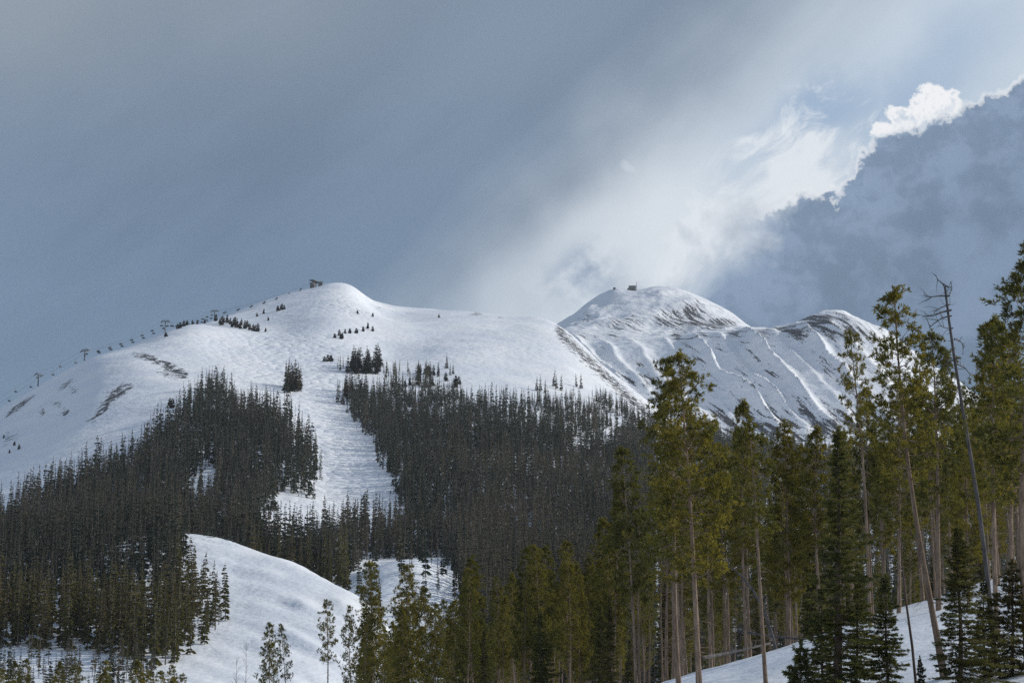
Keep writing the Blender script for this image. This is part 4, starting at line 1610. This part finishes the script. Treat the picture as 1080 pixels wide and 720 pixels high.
nt.links.new(mth(nt, 'ADD', X, mth(nt, 'MULTIPLY', mth(nt, 'SUBTRACT', fin, .5), .10)), WUV.inputs[0])
nt.links.new(mth(nt, 'ADD', Y, mth(nt, 'MULTIPLY', mth(nt, 'SUBTRACT', bil, .5), .12)), WUV.inputs[1])
l1, l2, l3 = (lumps(nt, WUV.outputs[0], q_, .45) for q_ in (3.2, 7.5, 17.))
bv0 = mth(nt, 'ADD', mth(nt, 'MULTIPLY', mth(nt, 'SUBTRACT', bil, .5), .26), mth(nt, 'ADD', mth(nt, 'MULTIPLY', mth(nt, 'SUBTRACT', fin, .5), .10), mth(nt, 'MULTIPLY', mth(nt, 'SUBTRACT', .25, l2), .07)))
big = mth(nt, 'SUBTRACT', noise(nt, UV, 1.5, 6, .58, .4), .5)
bv = mth(nt, 'ADD', mth(nt, 'MULTIPLY', bv0, smooth(nt, S, .1, 1.1, .5, 1.)), mth(nt, 'MULTIPLY', big, smooth(nt, S, .3, 2.0, 1.5, .12)))
depth = mth(nt, 'ADD', mth(nt, 'SUBTRACT', E, T), bv)          # >0 inside the bank
soft = mth(nt, 'ADD', smooth(nt, S, .2, 1.7, .40, .03), mth(nt, 'MULTIPLY', gauss(9.7, 1.3, .45, .25, -20), .10))
f_in = mth(nt, 'ADD', .5, mth(nt, 'DIVIDE', depth, mth(nt, 'MULTIPLY', soft, 2.)), clamp=True)
rim_w = noise(nt, UV, 1.7, 3)
rim_on = smooth(nt, S, .5, 1.0)
spot = mth(nt, 'ADD', mth(nt, 'MULTIPLY', gauss(9.75, 1.1, .36, .28, -20), .0), mth(nt, 'MULTIPLY', gauss(8.85, 2.08, .13, .13, 0), .5))
rw = mth(nt, 'ADD', mth(nt, 'ADD', .06, mth(nt, 'MULTIPLY', mth(nt, 'SUBTRACT', rim_w, .45), .18)), mth(nt, 'MULTIPLY', spot, .32))
rw = mth(nt, 'MULTIPLY', mth(nt, 'MAXIMUM', rw, .012), smooth(nt, fin, .35, .65, .4, 1.7))
rim = mth(nt, 'SUBTRACT', 1., mth(nt, 'DIVIDE', depth, rw), clamp=True)
rim = mth(nt, 'MULTIPLY', mth(nt, 'POWER', rim, .7), rim_on)
inner = mixc(nt, smooth(nt, depth, .0, 1.4), srgb(122, 143, 168), srgb(106, 128, 153))
pf = noise(nt, UV, 1.3, 6, .55)
inner = mixc(nt, smooth(nt, pf, .38, .64, 0, .75), inner, srgb(128, 150, 178))
lump_sh = mth(nt, 'MULTIPLY', smooth(nt, mth(nt, 'ADD', mth(nt, 'MULTIPLY', bil, .5), mth(nt, 'MULTIPLY', pf, .5)), .44, .56), smooth(nt, depth, .0, 1.5, 1., .25))
inner = mixc(nt, mth(nt, 'MULTIPLY', lump_sh, .55), inner, srgb(150, 170, 197))
inner = mixc(nt, mth(nt, 'MULTIPLY', rim, smooth(nt, fin, .3, .6, .8, 1.)), inner, srgb(243, 246, 249))
# sunlit puff standing on the edge of the bank
qd = None
for cx, cy, ra, rb in ((984, 108, .27, .20), (956, 124, .28, .15), (1002, 114, .14, .13), (936, 135, .18, .10)):
    QX, QY = sk(cx, cy)
    qx = mth(nt, 'MULTIPLY', mth(nt, 'SUBTRACT', X, QX), 1 / ra)
    qy = mth(nt, 'MULTIPLY', mth(nt, 'SUBTRACT', Y, QY), 1 / rb)
    qr = mth(nt, 'SQRT', mth(nt, 'ADD', mth(nt, 'MULTIPLY', qx, qx), mth(nt, 'MULTIPLY', qy, qy)))
    q1 = mth(nt, 'MULTIPLY', mth(nt, 'SUBTRACT', 1., qr), rb)
    qd = q1 if qd is None else mth(nt, 'MAXIMUM', qd, q1)
qd = mth(nt, 'ADD', qd, mth(nt, 'MULTIPLY', bv0, .8))
puff = mixc(nt, mth(nt, 'MULTIPLY', smooth(nt, mth(nt, 'ADD', mth(nt, 'MULTIPLY', bil, .5), mth(nt, 'MULTIPLY', fin, .5)), .46, .62), smooth(nt, qd, .02, .09)), srgb(249, 250, 252), srgb(205, 216, 230))
col = mixc(nt, smooth(nt, qd, -.015, .03), col, puff)
col = mixc(nt, f_in, col, inner)
# vapour hanging off the left flank of the peak
vap = mth(nt, 'MULTIPLY', gauss(6.05, 3.12, .55, .28, -15), smooth(nt, noise(nt, UV, 2.2, 5), .35, .6))
col = mixc(nt, mth(nt, 'MULTIPLY', vap, .8), col, srgb(132, 153, 180))
# behind and above the viewer: broken overcast over the clear sky, with an added fill low behind
far_ = smooth(nt, mth(nt, 'ABSOLUTE', az), .9, 1.6)
oc = noise(nt, gen, 2.2, 6)
ovc = mixc(nt, smooth(nt, oc, .35, .62), clear, (.20, .29, .43))
col = mixc(nt, far_, col, ovc)
back_fill = mth(nt, 'MULTIPLY', smooth(nt, mth(nt, 'ABSOLUTE', az), 1.5, 2.3), smooth(nt, el, .35, .8, 1., 0.))  # unseen bright band added low behind the viewer to light trees and trunks
col = mixc(nt, mth(nt, 'MULTIPLY', back_fill, smooth(nt, oc, .3, .55, .6, 1.)), col, (.60, .61, .62))
up_ = smooth(nt, el, .5, .85)
col = mixc(nt, up_, col, ovc)
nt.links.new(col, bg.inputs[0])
w.cycles.sampling_method = 'MANUAL'
w.cycles.sample_map_resolution = 512

# mountain air: even haze round the whole scene
HZ = True
if HZ:
    m, ntm, out = mat('mountain_air')
    pv = ntm.nodes.new('ShaderNodeVolumePrincipled')
    pv.inputs['Color'].default_value = (.80, .88, 1., 1)
    pv.inputs['Density'].default_value = .00005
    pv.inputs['Anisotropy'].default_value = .0
    ntm.links.new(pv.outputs[0], out.inputs['Volume'])
    hz = MB()
    zlo, zhi = -82., 900.
    hz.box((0, 0, (zlo + zhi) / 2), (9100, 9100, (zhi - zlo) / 2))
    ho = hz.build('haze', m)
    tag(ho, 'thin pale blue mountain air over the whole valley', 'haze', None, 'stuff')

vs = sc.view_settings
vs.view_transform = 'Standard'
vs.look = 'None'
vs.exposure = 0
vs.gamma = 1
vs.use_curve_mapping = False
sc.cycles.max_bounces = 6
sc.cycles.diffuse_bounces = 3
sc.cycles.transmission_bounces = 3
sc.cycles.volume_bounces = 0
sc.cycles.use_denoising = False
sc.cycles.denoiser = 'OPENIMAGEDENOISE'
sc.cycles.denoising_input_passes = 'RGB_ALBEDO_NORMAL'
sc.cycles.denoising_prefilter = 'ACCURATE'
